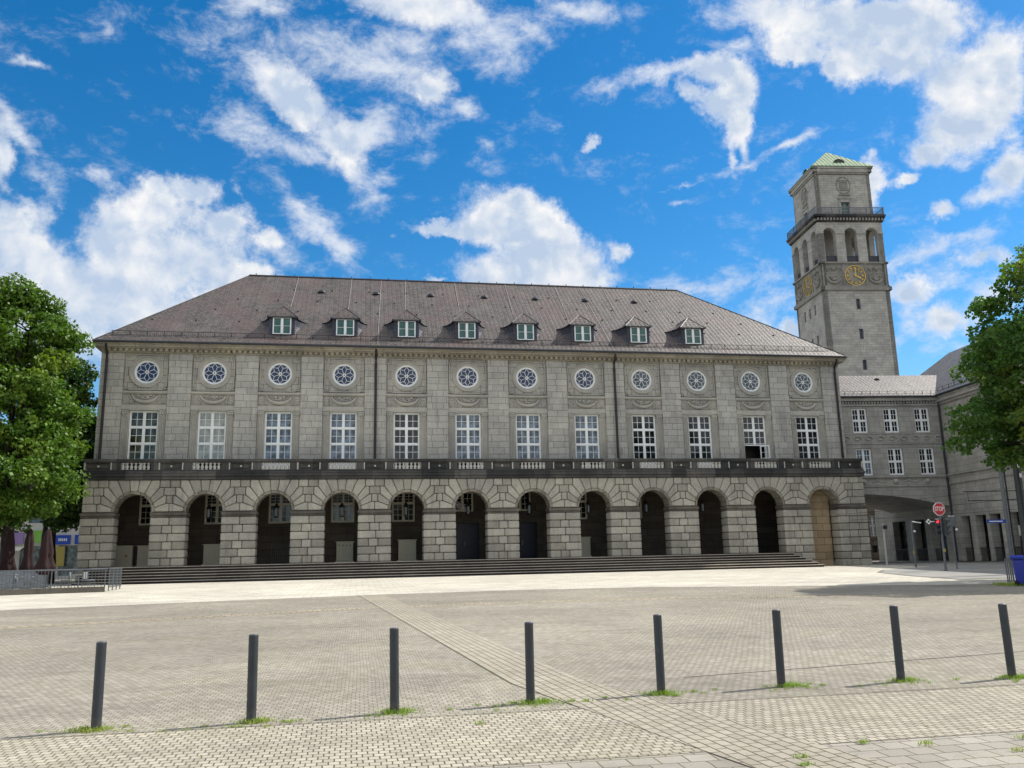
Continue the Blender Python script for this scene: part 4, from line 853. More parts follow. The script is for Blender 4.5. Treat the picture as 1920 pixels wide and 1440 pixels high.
    while x<10-b0: f2.box(x,x+.16,b0-.12,b0+.1,53.55,53.7); x+=.32
    f.add(f2,lambda p:p); f.box(b0-.3,10-b0+.3,b0-.3,b0+.3,53.85,54.35); f.box(b0-.42,10-b0+.42,b0-.42,b0+.3,54.35,54.62)
    f.box(4.1,4.4,b0-.1,b0,47.1,49.6); f.box(5.65,5.95,b0-.1,b0,47.1,49.6); f.box(4.0,6.05,b0-.2,b0,49.85,50.05); f.box(4.2,5.85,b0-.1,b0,49.35,49.85)
    four(up,f); up.build('upper_storey',M['tower'],t)
    f=MB()
    for q in range(26):
        a=q/26*2*math.pi; f.sphere((5.02+1.0*math.cos(a),b0-.02,51.9+1.25*math.sin(a)),random.uniform(.07,.14),6)
    f.box(4.45,5.6,b0-.09,b0,51.1,52.7); f.ring((5.02,51.9),.45,.55,b0-.14,b0,24); f.box(4.2,5.85,b0-.14,b0,50.35,50.6)
    turned(f,'carved_crest',M['tower_band'])
    dr=MB(); f=MB(); f.quad((4.4,b0+.3,47.1),(5.65,b0+.3,47.1),(5.65,b0+.3,49.35),(4.4,b0+.3,49.35)); four(dr,f); d=dr.build('gallery_door',M['g_teal'],t)
    dr=MB(); f=MB()
    for x in (4.4,4.99,5.59): f.box(x,x+.06,b0+.24,b0+.29,47.1,49.35)
    for z in (48.2,48.8,49.29): f.box(4.4,5.65,b0+.24,b0+.285,z,z+.05)
    four(dr,f); dr.build('door_frame',M['pale'],d)
    rf=MB(); o=b0-.5; c4_=[(o,o),(10-o,o),(10-o,10-o),(o,10-o)]
    for k in range(4): a=c4_[k]; b=c4_[(k+1)%4]; rf.quad((a[0],a[1],54.72),(b[0],b[1],54.72),(5,5,59.0))
    rf.box(o,10-o,o,10-o,54.6,54.72)
    f=MB()
    for q in range(-7,8):
        x=5+q*.58; tt=1-abs(q*.58)/(5-o); y=o+(5-o)*tt-.02; f.tube([(x,o+.03,54.76),(x,y,54.72+(4.28)*tt)],.03,4)
    four(rf,f); r=rf.build('copper_roof',M['copper'],t)
    ey=MB(); f=MB(); yy=o+1.15
    n=10; pr=[(5+.85*math.cos(math.pi*i/n),55.55+.62*math.sin(math.pi*i/n)) for i in range(n+1)]
    for a,b in zip(pr[:-1],pr[1:]): f.quad((a[0],yy-.25,a[1]),(b[0],yy-.25,b[1]),(b[0],yy+1.6,b[1]),(a[0],yy+1.6,a[1]))
    four(ey,f); ey.build('eyebrow_dormer',M['copper'],r)
    ey=MB(); f=MB(); f.prism([(5+(q[0]-5)*.85,55.55+(q[1]-55.55)*.85) for q in pr],yy-.12,yy+.2); four(ey,f); ey.build('dormer_window',M['g_dark'],r)
tower()
# ------------------------------------------------------------------ connecting wing over the street
def wing():
    t=thing('connecting_wing','grey stone bridge wing with six white windows spanning the street','building',(27,4,0),A63)
    L=9.32; wn=[(2.64,10.2),(5.22,10.2),(7.79,10.2),(2.68,6.9),(5.24,6.9),(7.81,6.9)]
    hol=[(x-.62,x+.62,z-.99,z+.99) if z>8 else (x-.63,x+.63,z-1.07,z+1.07) for x,z in wn]
    w=MB(); w.wall(-.8,L,5.0,11.35,0,.5,hol); w.box(-.8,L,8.6,9.0,5,14.0) if False else None
    w.build('wall',M['wing'],t)
    w=MB(); n=22; arc=[(-.8+(L+.8)*i/n,4.38-.0173*((-.8+(L+.8)*i/n)-1.3)**2) for i in range(n+1)]
    for a,b in zip(arc[:-1],arc[1:]):
        for y in (0,9.4): w.quad((a[0],y,a[1]),(b[0],y,b[1]),(b[0],y,5.0),(a[0],y,5.0))
        w.quad((a[0],0,a[1]),(b[0],0,b[1]),(b[0],9.4,b[1]),(a[0],9.4,a[1]))
    w.wall(-.8,L,5,14.0,9.0,9.4)
    w.build('arch_vault',M['wing'],t)
    m=MB(); m.box(-.8,L,-.10,0,4.92,5.02); m.box(-.8,L,-.14,0,5.62,5.78); m.box(-.8,L,-.06,0,8.28,8.40); m.box(-.8,L,-.05,0,9.08,9.12); 
    m.box(-.8,L,-.12,.1,11.35,11.5); m.box(-.8,L,-.35,.1,11.72,11.95); m.box(-.8,L,-.42,.1,11.95,12.05); x=-.7
    while x<L: m.box(x,x+.12,-.22,.05,11.52,11.68); x+=.24
    m.build('cornice',M['wing'],t)
    for cx in (2.4,5.0,7.6): m=MB(); m.sphere((cx,-.02,5.33),.22,8,.9); m.build('carved_head',M['carved'],t)
    for cx in (3.7,6.3): m=MB(); m.tube([(cx-.6,-.02,5.3),(cx-.2,-.03,5.45),(cx+.2,-.03,5.25),(cx+.6,-.02,5.4)],.05,5); m.build('carved_ribbon',M['carved'],t)
    for q in range(9):
        cx=1.3+q*.95; m=MB(); m.tube([(cx+.36*math.cos(a)*(1-a/9),-.04,8.74+.26*math.sin(a)*(1-a/9)) for a in [i*.7 for i in range(10)]],.06,5); m.build('carved_scroll',M['carved'],t)
    for x,z in wn:
        if z>8: window(t,(x,.14,0),1.24,z-.99,z+.99,2,'g_dark',sub=(2,2),fr=.09,mull=.11)
        else: window(t,(x,.14,0),1.26,z-1.07,z+1.07,2,'g_curt' if x<3 else 'g_dark',sub=(2,2),fr=.09,mull=.11)
    r=MB(); r.quad((-.9,-.45,12.02),(12.2,-.45,12.02),(12.2,4.5,14.8),(-.9,4.5,14.8)); r.quad((-.9,4.5,14.8),(12.2,4.5,14.8),(12.2,9.6,12.0),(-.9,9.6,12.0)); r.quad((-.9,-.45,12.0),(-.9,4.5,14.8),(-.9,9.6,12.0))
    ro=r.build('roof',M['slate'],t)
    g=MB(); g.tube([(-.8,-.47,12.05),(L+.3,-.47,12.05)],.09,8); g.tube([(L-.12,-.45,12.0),(L-.12,-.12,11.4),(L-.10,-.1,-.9)],.07,8); g.build('gutter_and_downpipe',M['gutter'],t)
    s=MB(); x=-.5
    while x<L: s.box(x,x+.03,.15,.18,12.36,12.62); x+=.72
    s.tube([(-.5,.16,12.6),(L,.16,12.6)],.014,4); s.tube([(-.5,.16,12.42),(L,.16,12.42)],.012,4); s.build('snow_guard',M['black'],ro)
    v=MB(); v.lathe((6.2,3.5,14.2),[(.24,0),(.2,.12),(.0001,.2)],10); v.build('roof_vent',M['gutter'],ro)
wing()
def right_building():
    t=thing('corner_building','tall grey stone building right of the street arch, half behind the leafy tree','building',(36.3,3.0,0),rad(-96.3))
    ops=[(-9.46,-7.27),(-5.95,-4.18),(-3.2,-1.25),(1.03,2.23),(2.91,4.23),(4.68,5.93)]+[(6.9+q*1.75,8.15+q*1.75) for q in range(9)]
    w=MB(); w.wall(-12.5,26,-1.1,11.4,0,.6,[(a,b,-.92,2.46) for a,b in ops]+[(8+q*2.6,9.3+q*2.6,7.2,9.3) for q in range(7)]); w.box(-12.5,26,1.6,2,-1.1,11.4); w.box(-12.5,-12.1,.6,12,-1.1,11.4); w.box(25.6,26,.6,12,-1.1,11.4); w.box(-12.1,25.6,11.6,12,-1.1,11.4)
    w.build('wall',M['wing'],t)
    m=MB(); m.box(-12.5,26,-.1,0,5.02,5.14); m.box(-12.5,26,-.14,0,5.7,5.85); m.box(-12.6,26.2,-.15,.1,11.4,11.6); m.box(-12.7,26.3,-.35,.1,11.6,11.9); m.box(-12.7,26.3,-.45,.1,11.9,12.05); m.box(-12.5,26,-.06,0,-1.05,-.93)
    m.build('cornice',M['wing'],t)
    for a,b in ops: g=MB(); g.quad((a-.05,.95,-.95),(b+.05,.95,-.95),(b+.05,.95,2.5),(a-.05,.95,2.5)); g.build('opening_shutter',M['g_curt'],t)
    for a,b in ops:
        g=MB(); x=a+.04
        while x<b: g.box(x,x+.022,.10,.12,-.9,.05); x+=.11
        g.box(a,b,.09,.13,.03,.08); g.build('opening_railing',M['black'],t)
    for q in range(7): window(t,(8.65+q*2.6,.2,0),1.3,7.2,9.3,2,'g_dark',sub=(2,2),fr=.09)
    r=MB(); a,b,c,d=(-12.9,-.5,12.05),(26.4,-.5,12.05),(26.4,12.4,12.05),(-12.9,12.4,12.05); e,f=(-7.5,6.0,17.5),(21,6.0,17.5)
    r.quad(a,b,f,e); r.quad(b,c,f); r.quad(c,d,e,f); r.quad(d,a,e); ro=r.build('roof',M['slate_blue'],t)
    s=MB(); s.tube([(-12.9,-.52,12.08),(26.4,-.52,12.08)],.09,8); s.build('gutter',M['gutter'],t)
    s=MB(); x=-.2
    while x<20: s.box(x,x+.03,.1,.13,12.5,12.85); x+=.8
    s.tube([(-.2,.12,12.82),(20,.12,12.82)],.014,4); s.tube([(-.2,.12,12.6),(20,.12,12.6)],.012,4); s.build('snow_guard',M['black'],ro)
right_building()
def court():
    t=thing('courtyard_building','sunlit beige stone facade seen through the street arch','building',(30,26,0),A63)
    w=MB(); w.wall(4,24,-1.2,11,0,.5,[(12.93,13.75,1.45,3.6),(14.6,15.1,1.4,3.65),(12.95,13.55,-.2,.5),(15.2,15.4,-.3,.5),(16.6,17.5,1.45,3.6)]); w.box(4,24,-.08,0,-.75,-.68); w.box(12.7,13.98,-.07,0,1.2,1.42)
    w.build('wall',M['ashlar_big'],t)
    for x,ww in ((13.34,.8),(14.85,.48),(17.05,.88)): window(t,(x,.15,0),ww,1.46,3.6,2,'g_curt',sub=(2,2),fr=.06)
    g=MB()
    for q in range(6): x=12.98+q*.14; g.box(x,x+.02,.02,.04,1.45,3.6)
    for q in range(5): z=1.6+q*.45; g.box(12.95,13.75,.018,.038,z,z+.02)
    g.build('window_grille',M['black'],t)
    g=MB(); g.quad((12.9,.3,-.25),(13.6,.3,-.25),(13.6,.3,.55),(12.9,.3,.55)); g.build('cellar_opening',M['black'],t)
court()
# ------------------------------------------------------------------ bollards and grass
ORD=['leftmost','second','third','fourth','fifth','sixth','seventh','rightmost']
bx_=[-12.40,-10.81,-9.25,-7.64,-5.96,-4.31,-2.66,-1.16]; by_=[-47.39,-47.41,-47.29,-47.14,-47.0,-46.91,-46.98,-47.16]; bh_=[.906,.928,.934,.932,.955,.957,.964,.952]
b=MB(); b.lathe((0,0,0),[(.053,-.05),(.053,.93),(.051,.938)],24); bm_=b.mesh('post',M['bollard'],smooth=False)
b=MB(); b.lathe((0,0,0),[(.051,.938),(.046,.947),(.0001,.952)],24); bc_=b.mesh('cap',M['steel'],smooth=True)
lab=['leftmost dark grey steel bollard, grass tuft at its foot','second dark grey bollard from the left, with a thin dry stalk at its foot','third dark bollard from the left, beside the paved band\'s left edge','fourth bollard from the left, standing on the striped band','fifth bollard from the left, scratched, right of the striped band','sixth dark grey bollard from the left','seventh bollard from the left, with pale scratches at its top','rightmost dark bollard near the right edge of the photo']
tilt=[0,0,0,.012,0,-.004,.0,.0]
for k in range(8):
    t=thing('bollard',lab[k],'bollard',(bx_[k],by_[k],gz(by_[k])+.01),random.uniform(0,6),'bollards across the front of the plaza'); t.rotation_euler=(random.uniform(-.008,.008),random.uniform(-.01,.01),random.uniform(0,6))
    for nm_,me_ in (('post',bm_),('cap',bc_)): link(nm_,me_,t).scale=(1,1,bh_[k]/.952)
def tufts():
    vs=[];fs=[]
    def blade(x,y,h,w,a,ln):
        z=gz(y)+.012; dx,dy=math.cos(a),math.sin(a); k=len(vs)
        vs.extend([(x-dy*w,y+dx*w,z),(x+dy*w,y-dx*w,z),(x+dx*ln*.5+dy*w*.7,y+dy*ln*.5-dx*w*.7,z+h*.75),(x+dx*ln*.5-dy*w*.7,y+dy*ln*.5+dx*w*.7,z+h*.75),(x+dx*ln,y+dy*ln,z+h)])
        fs.extend([(k,k+1,k+2,k+3),(k+3,k+2,k+4)])
    dens=[(.9,-.08,.02),(.75,.06,.0),(.85,.05,.02),(1.25,.1,.02),(.9,-.02,0),(.8,.18,.0),(.8,.06,0),(.9,.08,0)]
    for k in range(8):
        s,ox,oy=dens[k]; n=int(520*s)
        for q in range(n):
            a=random.uniform(0,6.28); r=abs(random.gauss(0,.10*s))+.045
            x=bx_[k]+ox*.6+r*math.cos(a)*1.35; y=by_[k]-.02+r*math.sin(a)*.7
            blade(x,y,random.uniform(.015,.075)*math.exp(-r*2.5),.003,random.uniform(0,6.28),random.uniform(.01,.06))
        for c in range(10):   # small satellites in the joints
            cx=bx_[k]+random.gauss(.05,.35); cy=by_[k]+random.choice((-.1,-.2,.05,-.3))+random.gauss(0,.03)
            for q in range(random.randint(10,55)): blade(cx+random.gauss(0,.025),cy+random.gauss(0,.014),random.uniform(.006,.028),.003,random.uniform(0,6.28),random.uniform(.006,.025))
    for cx,cy in [(-7.15,-47.2),(-6.98,-47.25),(-5.9,-50.35),(-6.0,-50.6),(-4.0,-50.6),(-3.6,-50.2),(-8.4,-48.2),(-5.1,-50.0),(-4.6,-50.2)]:
        for q in range(45): blade(cx+random.gauss(0,.035),cy+random.gauss(0,.02),random.uniform(.008,.045),.0035,random.uniform(0,6.28),random.uniform(.006,.04))
    me=bpy.data.meshes.new('grass_tufts'); me.from_pydata(vs,[],fs); me.materials.append(M['grass']); tag(link('grass_tufts',me),'short grass tufts growing around the bollards and in joints','grass',kind='stuff')
    # low weeds against the step foot and under the bin
    vs.clear(); fs.clear()
    for q in range(2600):
        x=random.uniform(14.3,16.8); y=-28.2+random.gauss(0,.35); blade(x,y,random.uniform(.02,.12),.008,random.uniform(0,6.28),random.uniform(.02,.08))
    me=bpy.data.meshes.new('weeds'); me.from_pydata(vs,[],fs); me.materials.append(M['grass']); tag(link('weeds',me),'green weeds around the blue bin and the cycle barrier','weeds',kind='stuff')
tufts()
def stalk():
    m=MB(); m.tube([(-10.88,-47.42,gz(-47.4)),(-10.87,-47.43,gz(-47.4)+.2),(-10.82,-47.45,gz(-47.4)+.42)],[.003,.0025,.0012],4); tag(m.build('dry_stalk',M['cream']),'thin dry grass stalk leaning on the second bollard','stalk')
stalk()
def scraps():
    vs=[];fs=[]; rd=random.Random(5)
    for q in range(70):
        y=-24-23*rd.random()**1.5 if q>14 else rd.uniform(-52,-48); x=rd.uniform(-22,12) if y>-40 else rd.uniform(-13,-1); s=rd.uniform(.012,.035); a=rd.uniform(0,6.28); k=len(vs); z=gz(y)+.016
        for j,(u,v,h) in enumerate([(-1,0,0),(0,-.5,.3),(1,.1,0),(.1,.6,.25)]): vs.append((x+s*(u*math.cos(a)-v*math.sin(a)),y+s*(u*math.sin(a)+v*math.cos(a)),z+h*s))
        fs.append((k,k+1,k+2,k+3))
    me=bpy.data.meshes.new('fallen_leaves'); me.from_pydata(vs,[],fs); me.materials.append(M['dryleaf']); tag(link('fallen_leaves',me),'tiny dry leaves and scraps scattered over the paving','leaves',kind='stuff')
scraps()
# ------------------------------------------------------------------ street furniture on the right
def pole(m,x,y,z0,z1,r,n=10): m.lathe((x,y,0),[(r,z0),(r,z1)],n)
def stop_signal():
    gzz=gz(-14.3); t=thing('traffic_signal','red STOP sign on a grey pole with a red traffic light','traffic signal',(22.35,-14.3,gzz))
    m=MB(); pole(m,0,0,0,3.06,.065); m.lathe((0,0,0),[(.11,0),(.11,.05),(.075,.09)],10); m.build('pole',M['steel'],t)
    m=MB(); R=.385; O=[(R*math.cos(rad(22.5+45*k)),3.40+R*math.sin(rad(22.5+45*k))) for k in range(8)]; m.prism(O,-.11,-.09); s=m.build('sign_plate',M['white'],t); s.location=(-.05,0,0)
    m=MB(); O=[((R-.035)*math.cos(rad(22.5+45*k)),3.40+(R-.035)*math.sin(rad(22.5+45*k))) for k in range(8)]; m.prism(O,-.116,-.1105); m.build('sign_face',M['signred'],s)
    cu=bpy.data.curves.new('STOP','FONT'); cu.body='STOP'; cu.size=.30; cu.align_x='CENTER'; cu.align_y='CENTER'; cu.extrude=.002; cu.space_character=1.08; cu.offset=.005
    to=bpy.data.objects.new('tmp',cu); COL.objects.link(to); to.scale=(.74,1.12,1); to.rotation_euler=(rad(90),0,0); to.location=(0,-.119,3.40)
    bpy.context.view_layer.update(); me=bpy.data.meshes.new_from_object(to.evaluated_get(bpy.context.evaluated_depsgraph_get())); me.transform(to.matrix_world); bpy.data.objects.remove(to); me.materials.clear(); me.materials.append(M['white']); me.name='sign_lettering'; link('sign_lettering',me,s)
    def head(x,red,rz):
        h=MB(); h.box(-.13,.13,-.12,.12,1.93,2.86); o=h.build('signal_head',M['anthracite'],t,(x,0,0),rz,bevel=.02,seg=1)
        for q,z in enumerate((2.71,2.40,2.09)):
            l=MB(); l.add((lambda k:(k.lathe((0,0,0),[(.0001,0),(.085,.002)],16),k)[1])(MB()),lambda p:(p[0],-.124-p[2],z+p[1])); l.build('lens',M['lred'] if (red and q==0) else M['black'],o)
            v=MB(); v.ring((0,z),.088,.098,-.24,-.12,14,0,math.pi); v.build('visor',M['anthracite'],o)
    head(-.24,True,rad(-8)); head(.28,False,rad(40))
    m=MB(); m.box(-.5,.4,-.02,.02,2.66,2.70); m.build('bracket',M['dsteel'],t)
    m=MB(); 
    for d in ((0,1),(1,0)): m.box(-.75-(.14 if d[0] else .05),-.75+(.14 if d[0] else .05),-.06,-.03,2.72-(.14 if d[1] else .05),2.72+(.14 if d[1] else .05))
    m.box(-.62,-.36,-.03,.0,2.70,2.74); m.build('white_detector',M['white'],t)
    m=MB(); m.box(-.05,.05,-.12,-.06,1.05,1.22); m.build('push_button',M['yellow'],t)
stop_signal()
def misc():
    t=thing('signal_pole','thin grey pole with two short white arms beside the street arch','pole',(25.15,-7.7,gz(-7.7)))
    m=MB(); pole(m,0,0,0,2.95,.06); m.build('pole',M['steel'],t); m=MB(); m.tube([(0,0,2.86),(.25,0,2.86)],.03,6); m.tube([(.22,-.02,2.84),(.62,-.1,2.78)],.035,6); m.box(.08,.22,-.05,.05,2.2,2.32); m.build('arms',M['white'],t)
    m=MB(); m.box(-.09,-.04,-.05,.05,.85,1.02); m.build('push_button',M['yellow'],t)
    t=thing('signal_pole','rusty white striped slim pole further back in the street arch','pole',(26.9,-2.0,gz(-2.4)))
    m=MB(); pole(m,0,0,0,2.9,.07); m.build('pole',M['pale'],t); m=MB(); m.box(-.05,.25,-.1,.1,2.5,2.75); m.build('signal_head',M['anthracite'],t)
    t=thing('sign_post','grey backed sign on a slim pole just right of the STOP sign','sign',(24.93,-11.82,gz(-11.8)))
    m=MB(); pole(m,0,0,0,3.1,.035); m.build('pole',M['steel'],t); m=MB(); m.box(-.25,.25,-.05,-.03,2.45,3.08); m.build('sign_back',M['dsteel'],t,bevel=.01,seg=1); m=MB(); m.sphere((.20,-.1,2.28),.07,8); m.build('white_knob',M['white'],t)
    t=thing('tram_mast','tall grey mast carrying tram wires, its top hidden in the tree','mast',(28.5,-12.0,gz(-12)))
    m=MB(); m.lathe((0,0,0),[(.15,0),(.15,.5),(.12,.52),(.10,9.5)],12); m.build('mast',M['dsteel'],t); m=MB(); pole(m,.34,0.1,0,7.5,.05); m.build('cable_duct',M['gutter'],t)
    m=MB(); m.box(-1.35,-.1,-.03,.0,2.62,2.82); m.build('street_name_sign',M['signblue'],t); m=MB(); m.box(-1.22,-.3,-.036,-.031,2.69,2.75); m.build('lettering_line',M['white'],t)
    t=thing('dark_mast','thick dark blue-grey mast at the right edge with small white stickers','mast',(22.75,-20,gz(-20)))
    m=MB(); m.lathe((0,0,0),[(.26,0),(.26,.6),(.21,.65),(.16,6.4),(.15,7)],14); m.build('mast',M['anthracite'],t)
    m=MB(); m.box(-.09,.06,-.20,-.19,5.2,5.36); m.box(-.06,.05,-.21,-.2,4.7,4.9); m.build('stickers',M['white'],t)
    m=MB(); m.box(.22,.7,-.1,-.07,3.25,3.9); m.build('red_white_sign',M['signred'],t); m=MB(); m.box(.30,.62,-.106,-.101,3.5,3.64); m.build('sign_stripe',M['white'],t)
    t=thing('sign_post','pale square sign back on a thin pole beside the tram mast','sign',(29.25,-12.3,gz(-12)))
    m=MB(); pole(m,0,0,0,3.0,.035); m.build('pole',M['steel'],t); m=MB(); m.box(-.35,.4,-.06,-.04,1.85,2.45); m.build('sign_back',M['pale'],t,bevel=.02,seg=1)
    t=thing('litter_bin','large blue litter bin with a green label at the right edge','bin',(14.98,-28.9,gz(-28.9)))
    t.scale=(.9,.9,.92)
    m=MB(); m.prism([(-.42,.12),(.42,.12),(.46,1.0),(.46,1.06),(-.46,1.06),(-.46,1.0)],-.3,.3); m.build('body',M['blue'],t,bevel=.05,seg=2)
    m=MB(); m.prism([(-.50,1.06),(.50,1.06),(.50,1.10),(.40,1.17),(-.46,1.24),(-.54,1.14)],-.34,.34); m.build('lid',M['blue'],t,bevel=.03,seg=2)
    m=MB(); m.box(-.36,-.12,-.318,-.302,.42,.78); m.build('label',M['green'],t); m=MB(); m.box(-.36,-.12,-.318,-.302,.79,.84); m.box(-.34,-.26,-.318,-.302,.90,.98); m.box(-.02,.08,-.318,-.302,.90,.98); m.build('label',M['white'],t)
    for s in (-1,1): m=MB(); m.lathe((0,0,0),[(.0001,-.04),(.12,-.04),(.12,.04),(.0001,.04)],14); w=MB(); w.add(m,lambda p:(s*.4+p[2],.22+p[0],.12+p[1])); w.build('wheel',M['black'],t)
    t=thing('cycle_barrier','low dark steel hoop barrier left of the blue bin','barrier',(16.3,-26.2,gz(-26.2)))
    m=MB(); m.tube([(0,0,0),(-.02,0,.93),(.5,.3,.95),(.52,.3,0)],.035,8); m.build('hoop',M['dsteel'],t); m=MB(); m.tube([(.17,.1,0),(.15,.1,.93)],.025,6); m.tube([(.34,.2,0),(.33,.2,.94)],.025,6); m.build('uprights',M['dsteel'],t)
    m=MB(); 
    for (x0,z0,x1,z1,r) in [(27.0,5.75,44,5.75,.02),(28.0,5.0,44,5.0,.02)]: pass
    t=thing('tram_wires','thin overhead tram wires crossing in front of the corner building','wires',(28,-9,0))
    m=MB()
    m.tube([(.15,0,3.57),(6.5,-.6,3.60)],.028,6); m.tube([(.4,0,3.0),(6.5,-.6,3.02)],.028,6); m.tube([(.45,0,3.57),(.45,0,3.0)],.012,4)
    for a,b in [((-4,8,3.1),(8,-3,4.3)),((-4,8,2.6),(8,-3,3.5)),((-3,8,2.2),(8,-3,2.75)),((1.8,0,3.0),(8,-3,3.2))]:
        A=Vector(a);B=Vector(b); m.tube([tuple(A.lerp(B,q/8)-Vector((0,0,.12*math.sin(math.pi*q/8)))) for q in range(9)],.010,4)
    m.build('wire',M['black'],t)
misc()
# ------------------------------------------------------------------ ramp railing, parasols and shops on the left
def left_side():
    t=thing('ramp_railing','long grey steel railing on a low dark wall, in front of the cafe','railing',(-21.8,-12.06,gz(-12)))
    a=math.atan2(-13.13+12.06,-26.05+21.8); L=14; dx,dy=math.cos(a),math.sin(a)
    def P(s,o=0): return (dx*s-dy*o,dy*s+dx*o)
    w=MB(); p=[P(0,-.12),P(L,-.12),P(L,.12),P(0,.12)]; w.prism(p,-.4,.26,'z'); w.build('kerb_wall',M['joint'],t)
    r=MB(); r.tube([(*P(-.1),1.10),(*P(L),1.10)],.035,8); r.tube([(*P(-.1),.36),(*P(L),.36)],.02,6)
    s=0
    k=0
    while s<L:
        r.tube([(*P(s),.26 if s>.2 else 0),(*P(s),1.10)],.028 if k%8==0 else .012,6); s+=.145; k+=1
    # short return towards the steps
    q=(.0,3.0); r.tube([(.12,.25,1.13),(q[0],q[1],1.13)],.035,8); r.tube([(.12,.25,.22),(q[0],q[1],.22)],.022,6)
    for j in range(14):
        f=j/13; r.tube([(.12+(q[0]-.12)*f,.25+(q[1]-.25)*f,.05 if j%4==0 else .22),(.12+(q[0]-.12)*f,.25+(q[1]-.25)*f,1.13)],.028 if j%4==0 else .012,6)
    r.build('railing',M['steel'],t)
    h=MB(); h.tube([(-5.6,2.2,.95),(-4.9,2.2,.9),(-3.1,2.0,.22)],.03,6); h.tube([(-5.6,2.2,.45),(-4.7,2.2,.35),(-4.0,2.1,.1)],.025,6); h.build('ramp_handrail',M['steel'],t)
    def parasol(x,y,h,r,label,lean=0):
        t=thing('parasol',label,'parasol',(x,y,gz(y)),0,'closed parasols of the cafe')
        m=MB(); m.tube([(0,0,0),(0,0,h+.1)],.03,8); m.build('pole',M['dsteel'],t)
        n=24; vs=[]; prof=[(.04,h+.02),(.12,h-.12),(.20,h*.8),(r*.62,h*.62),(r*.55,h*.55),(r*.8,h*.42),(r,h*.34),(r*.45,h*.26)]
        m=MB(); fs=[]
        for rr,z in prof:
            for i in range(n): a=2*math.pi*i/n; q=rr*(1+.22*math.cos(6*a+z)); vs.append((q*math.cos(a)+lean*(h-z)*.1,q*math.sin(a),z))
        for j in range(len(prof)-1):
            for i in range(n): fs.append((j*n+i,j*n+(i+1)%n,(j+1)*n+(i+1)%n,(j+1)*n+i))
        m._add(vs,fs); m.build('canopy',M['redcloth'],t,smooth=True)
        m=MB(); m.lathe((0,0,0),[(.3,0),(.3,.1),(.06,.14)],12); m.build('base',M['dsteel'],t)
    parasol(-25.55,-9,3.15,.52,'closed dark red parasol nearest the hall, widest skirt'); parasol(-27.1,-7,3.2,.36,'closed dark red parasol in the middle, slimmer and darker'); parasol(-28.35,-6.2,3.2,.42,'closed dark red parasol leftmost, behind the big tree trunk')
    def table(x,y,label):
        t=thing('cafe_table',label,'table',(x,y,gz(y)),0,'cafe tables'); m=MB(); m.lathe((0,0,0),[(.38,.70),(.40,.72),(.40,.74)],18); m.build('table_top',M['pale'],t); m=MB(); m.tube([(0,0,0),(0,0,.7)],.03,6); m.lathe((0,0,0),[(.24,0),(.22,.03),(.04,.06)],12); m.build('leg',M['dsteel'],t)
    def chair(x,y,rz,label):
        t=thing('cafe_chair',label,'chair',(x,y,gz(y)),rz,'cafe chairs'); m=MB(); m.box(-.22,.22,-.22,.22,.42,.47); m.build('seat',M['chair'],t,bevel=.015,seg=1)
        m=MB(); m.box(-.22,.22,.20,.24,.50,.88); m.build('backrest',M['chair'],t,bevel=.015,seg=1)
        for sx in (-1,1):
            for sy in (-1,1): m=MB(); m.tube([(sx*.21,sy*.2,0),(sx*.2,sy*.19,.88 if sy>0 else .44)],.014,5); m.build('leg',M['dsteel'],t)
    table(-24.6,-6.6,'small round cafe table nearest the hall'); table(-26.6,-8.6,'small round cafe table between the parasols'); table(-29.4,-8.0,'small round cafe table leftmost')
    for k,(x,y,r,l) in enumerate([(-24.0,-6.9,1.3,'grey cafe chair right of the table nearest the hall'),(-25.3,-6.5,-1.4,'grey cafe chair left of the table nearest the hall'),(-27.3,-8.5,-1.5,'grey cafe chair left of the middle table'),(-26.1,-9.2,2.7,'grey cafe chair in front of the middle table'),(-28.7,-8.3,1.4,'grey cafe chair right of the leftmost table')]): chair(x,y,r,l)
    t=thing('wind_screen','low grey glass wind screen between the cafe tables','screen',(-27.5,-7.6,gz(-7.6))); m=MB(); m.box(-1.6,1.6,-.015,.015,.1,1.0); m.build('pane',M['g_lamp'],t); m=MB()
    for x in (-1.6,0,1.6): m.box(x-.025,x+.025,-.03,.03,0,1.05)
    m.build('frame',M['steel'],t)
    # shops behind the trees
    t=thing('shop_building','white rendered building with shops behind the left trees','building',(-37,30,-1))
    w=MB(); w.wall(-26,6,0,9.5,0,.4,[(-24+q*3.4,-21.6+q*3.4,.3,3.1) for q in range(9)]+[(-23.5+q*3.4,-22.2+q*3.4,5.2,7.2) for q in range(9)]); w.box(-26,6,8,8.4,0,9.5); w.box(5.6,6,.4,8,0,9.5); w.box(-26,-25.6,.4,8,0,9.5); w.box(-26.2,6.2,-.2,8.5,9.5,9.8); w.build('wall',M['render'],t)
    g=MB(); g.quad((-26,.25,0),(6,.25,0),(6,.25,9),(-26,.25,9)); g.build('shop_windows',M['g_curt'],t)
    for nm,x0,x1,z0,z1,mt in [('shop_sign',-.6,.75,3.2,4.05,'signblue'),('shop_sign',1.15,2.9,3.2,4.05,'signblue'),('shop_sign',-5.2,-3.3,3.3,4.35,'purple'),('shop_sign',-2.6,-1.4,3.4,4.5,'green'),('poster',-.4,.35,1.2,3.0,'yellow'),('poster',-6.6,-5.6,1.2,2.9,'yellow')]:
        m=MB(); m.box(x0,x1,-.2,-.02,z0,z1); o=m.build(nm,M[mt],t)
        if mt=='signblue':
            m=MB(); x=x0+.35
            while x<x1-.3: m.box(x,x+.09,-.215,-.201,z0+.3,z0+.55); x+=.16
            m.build('lettering',M['white'],o)
    m=MB(); m.prism([(0,3.1),(-1.2,2.7),(-1.2,2.66),(0,3.02)],-6.8,-3.2,'x'); m.build('awning',M['cream'],t)
left_side()
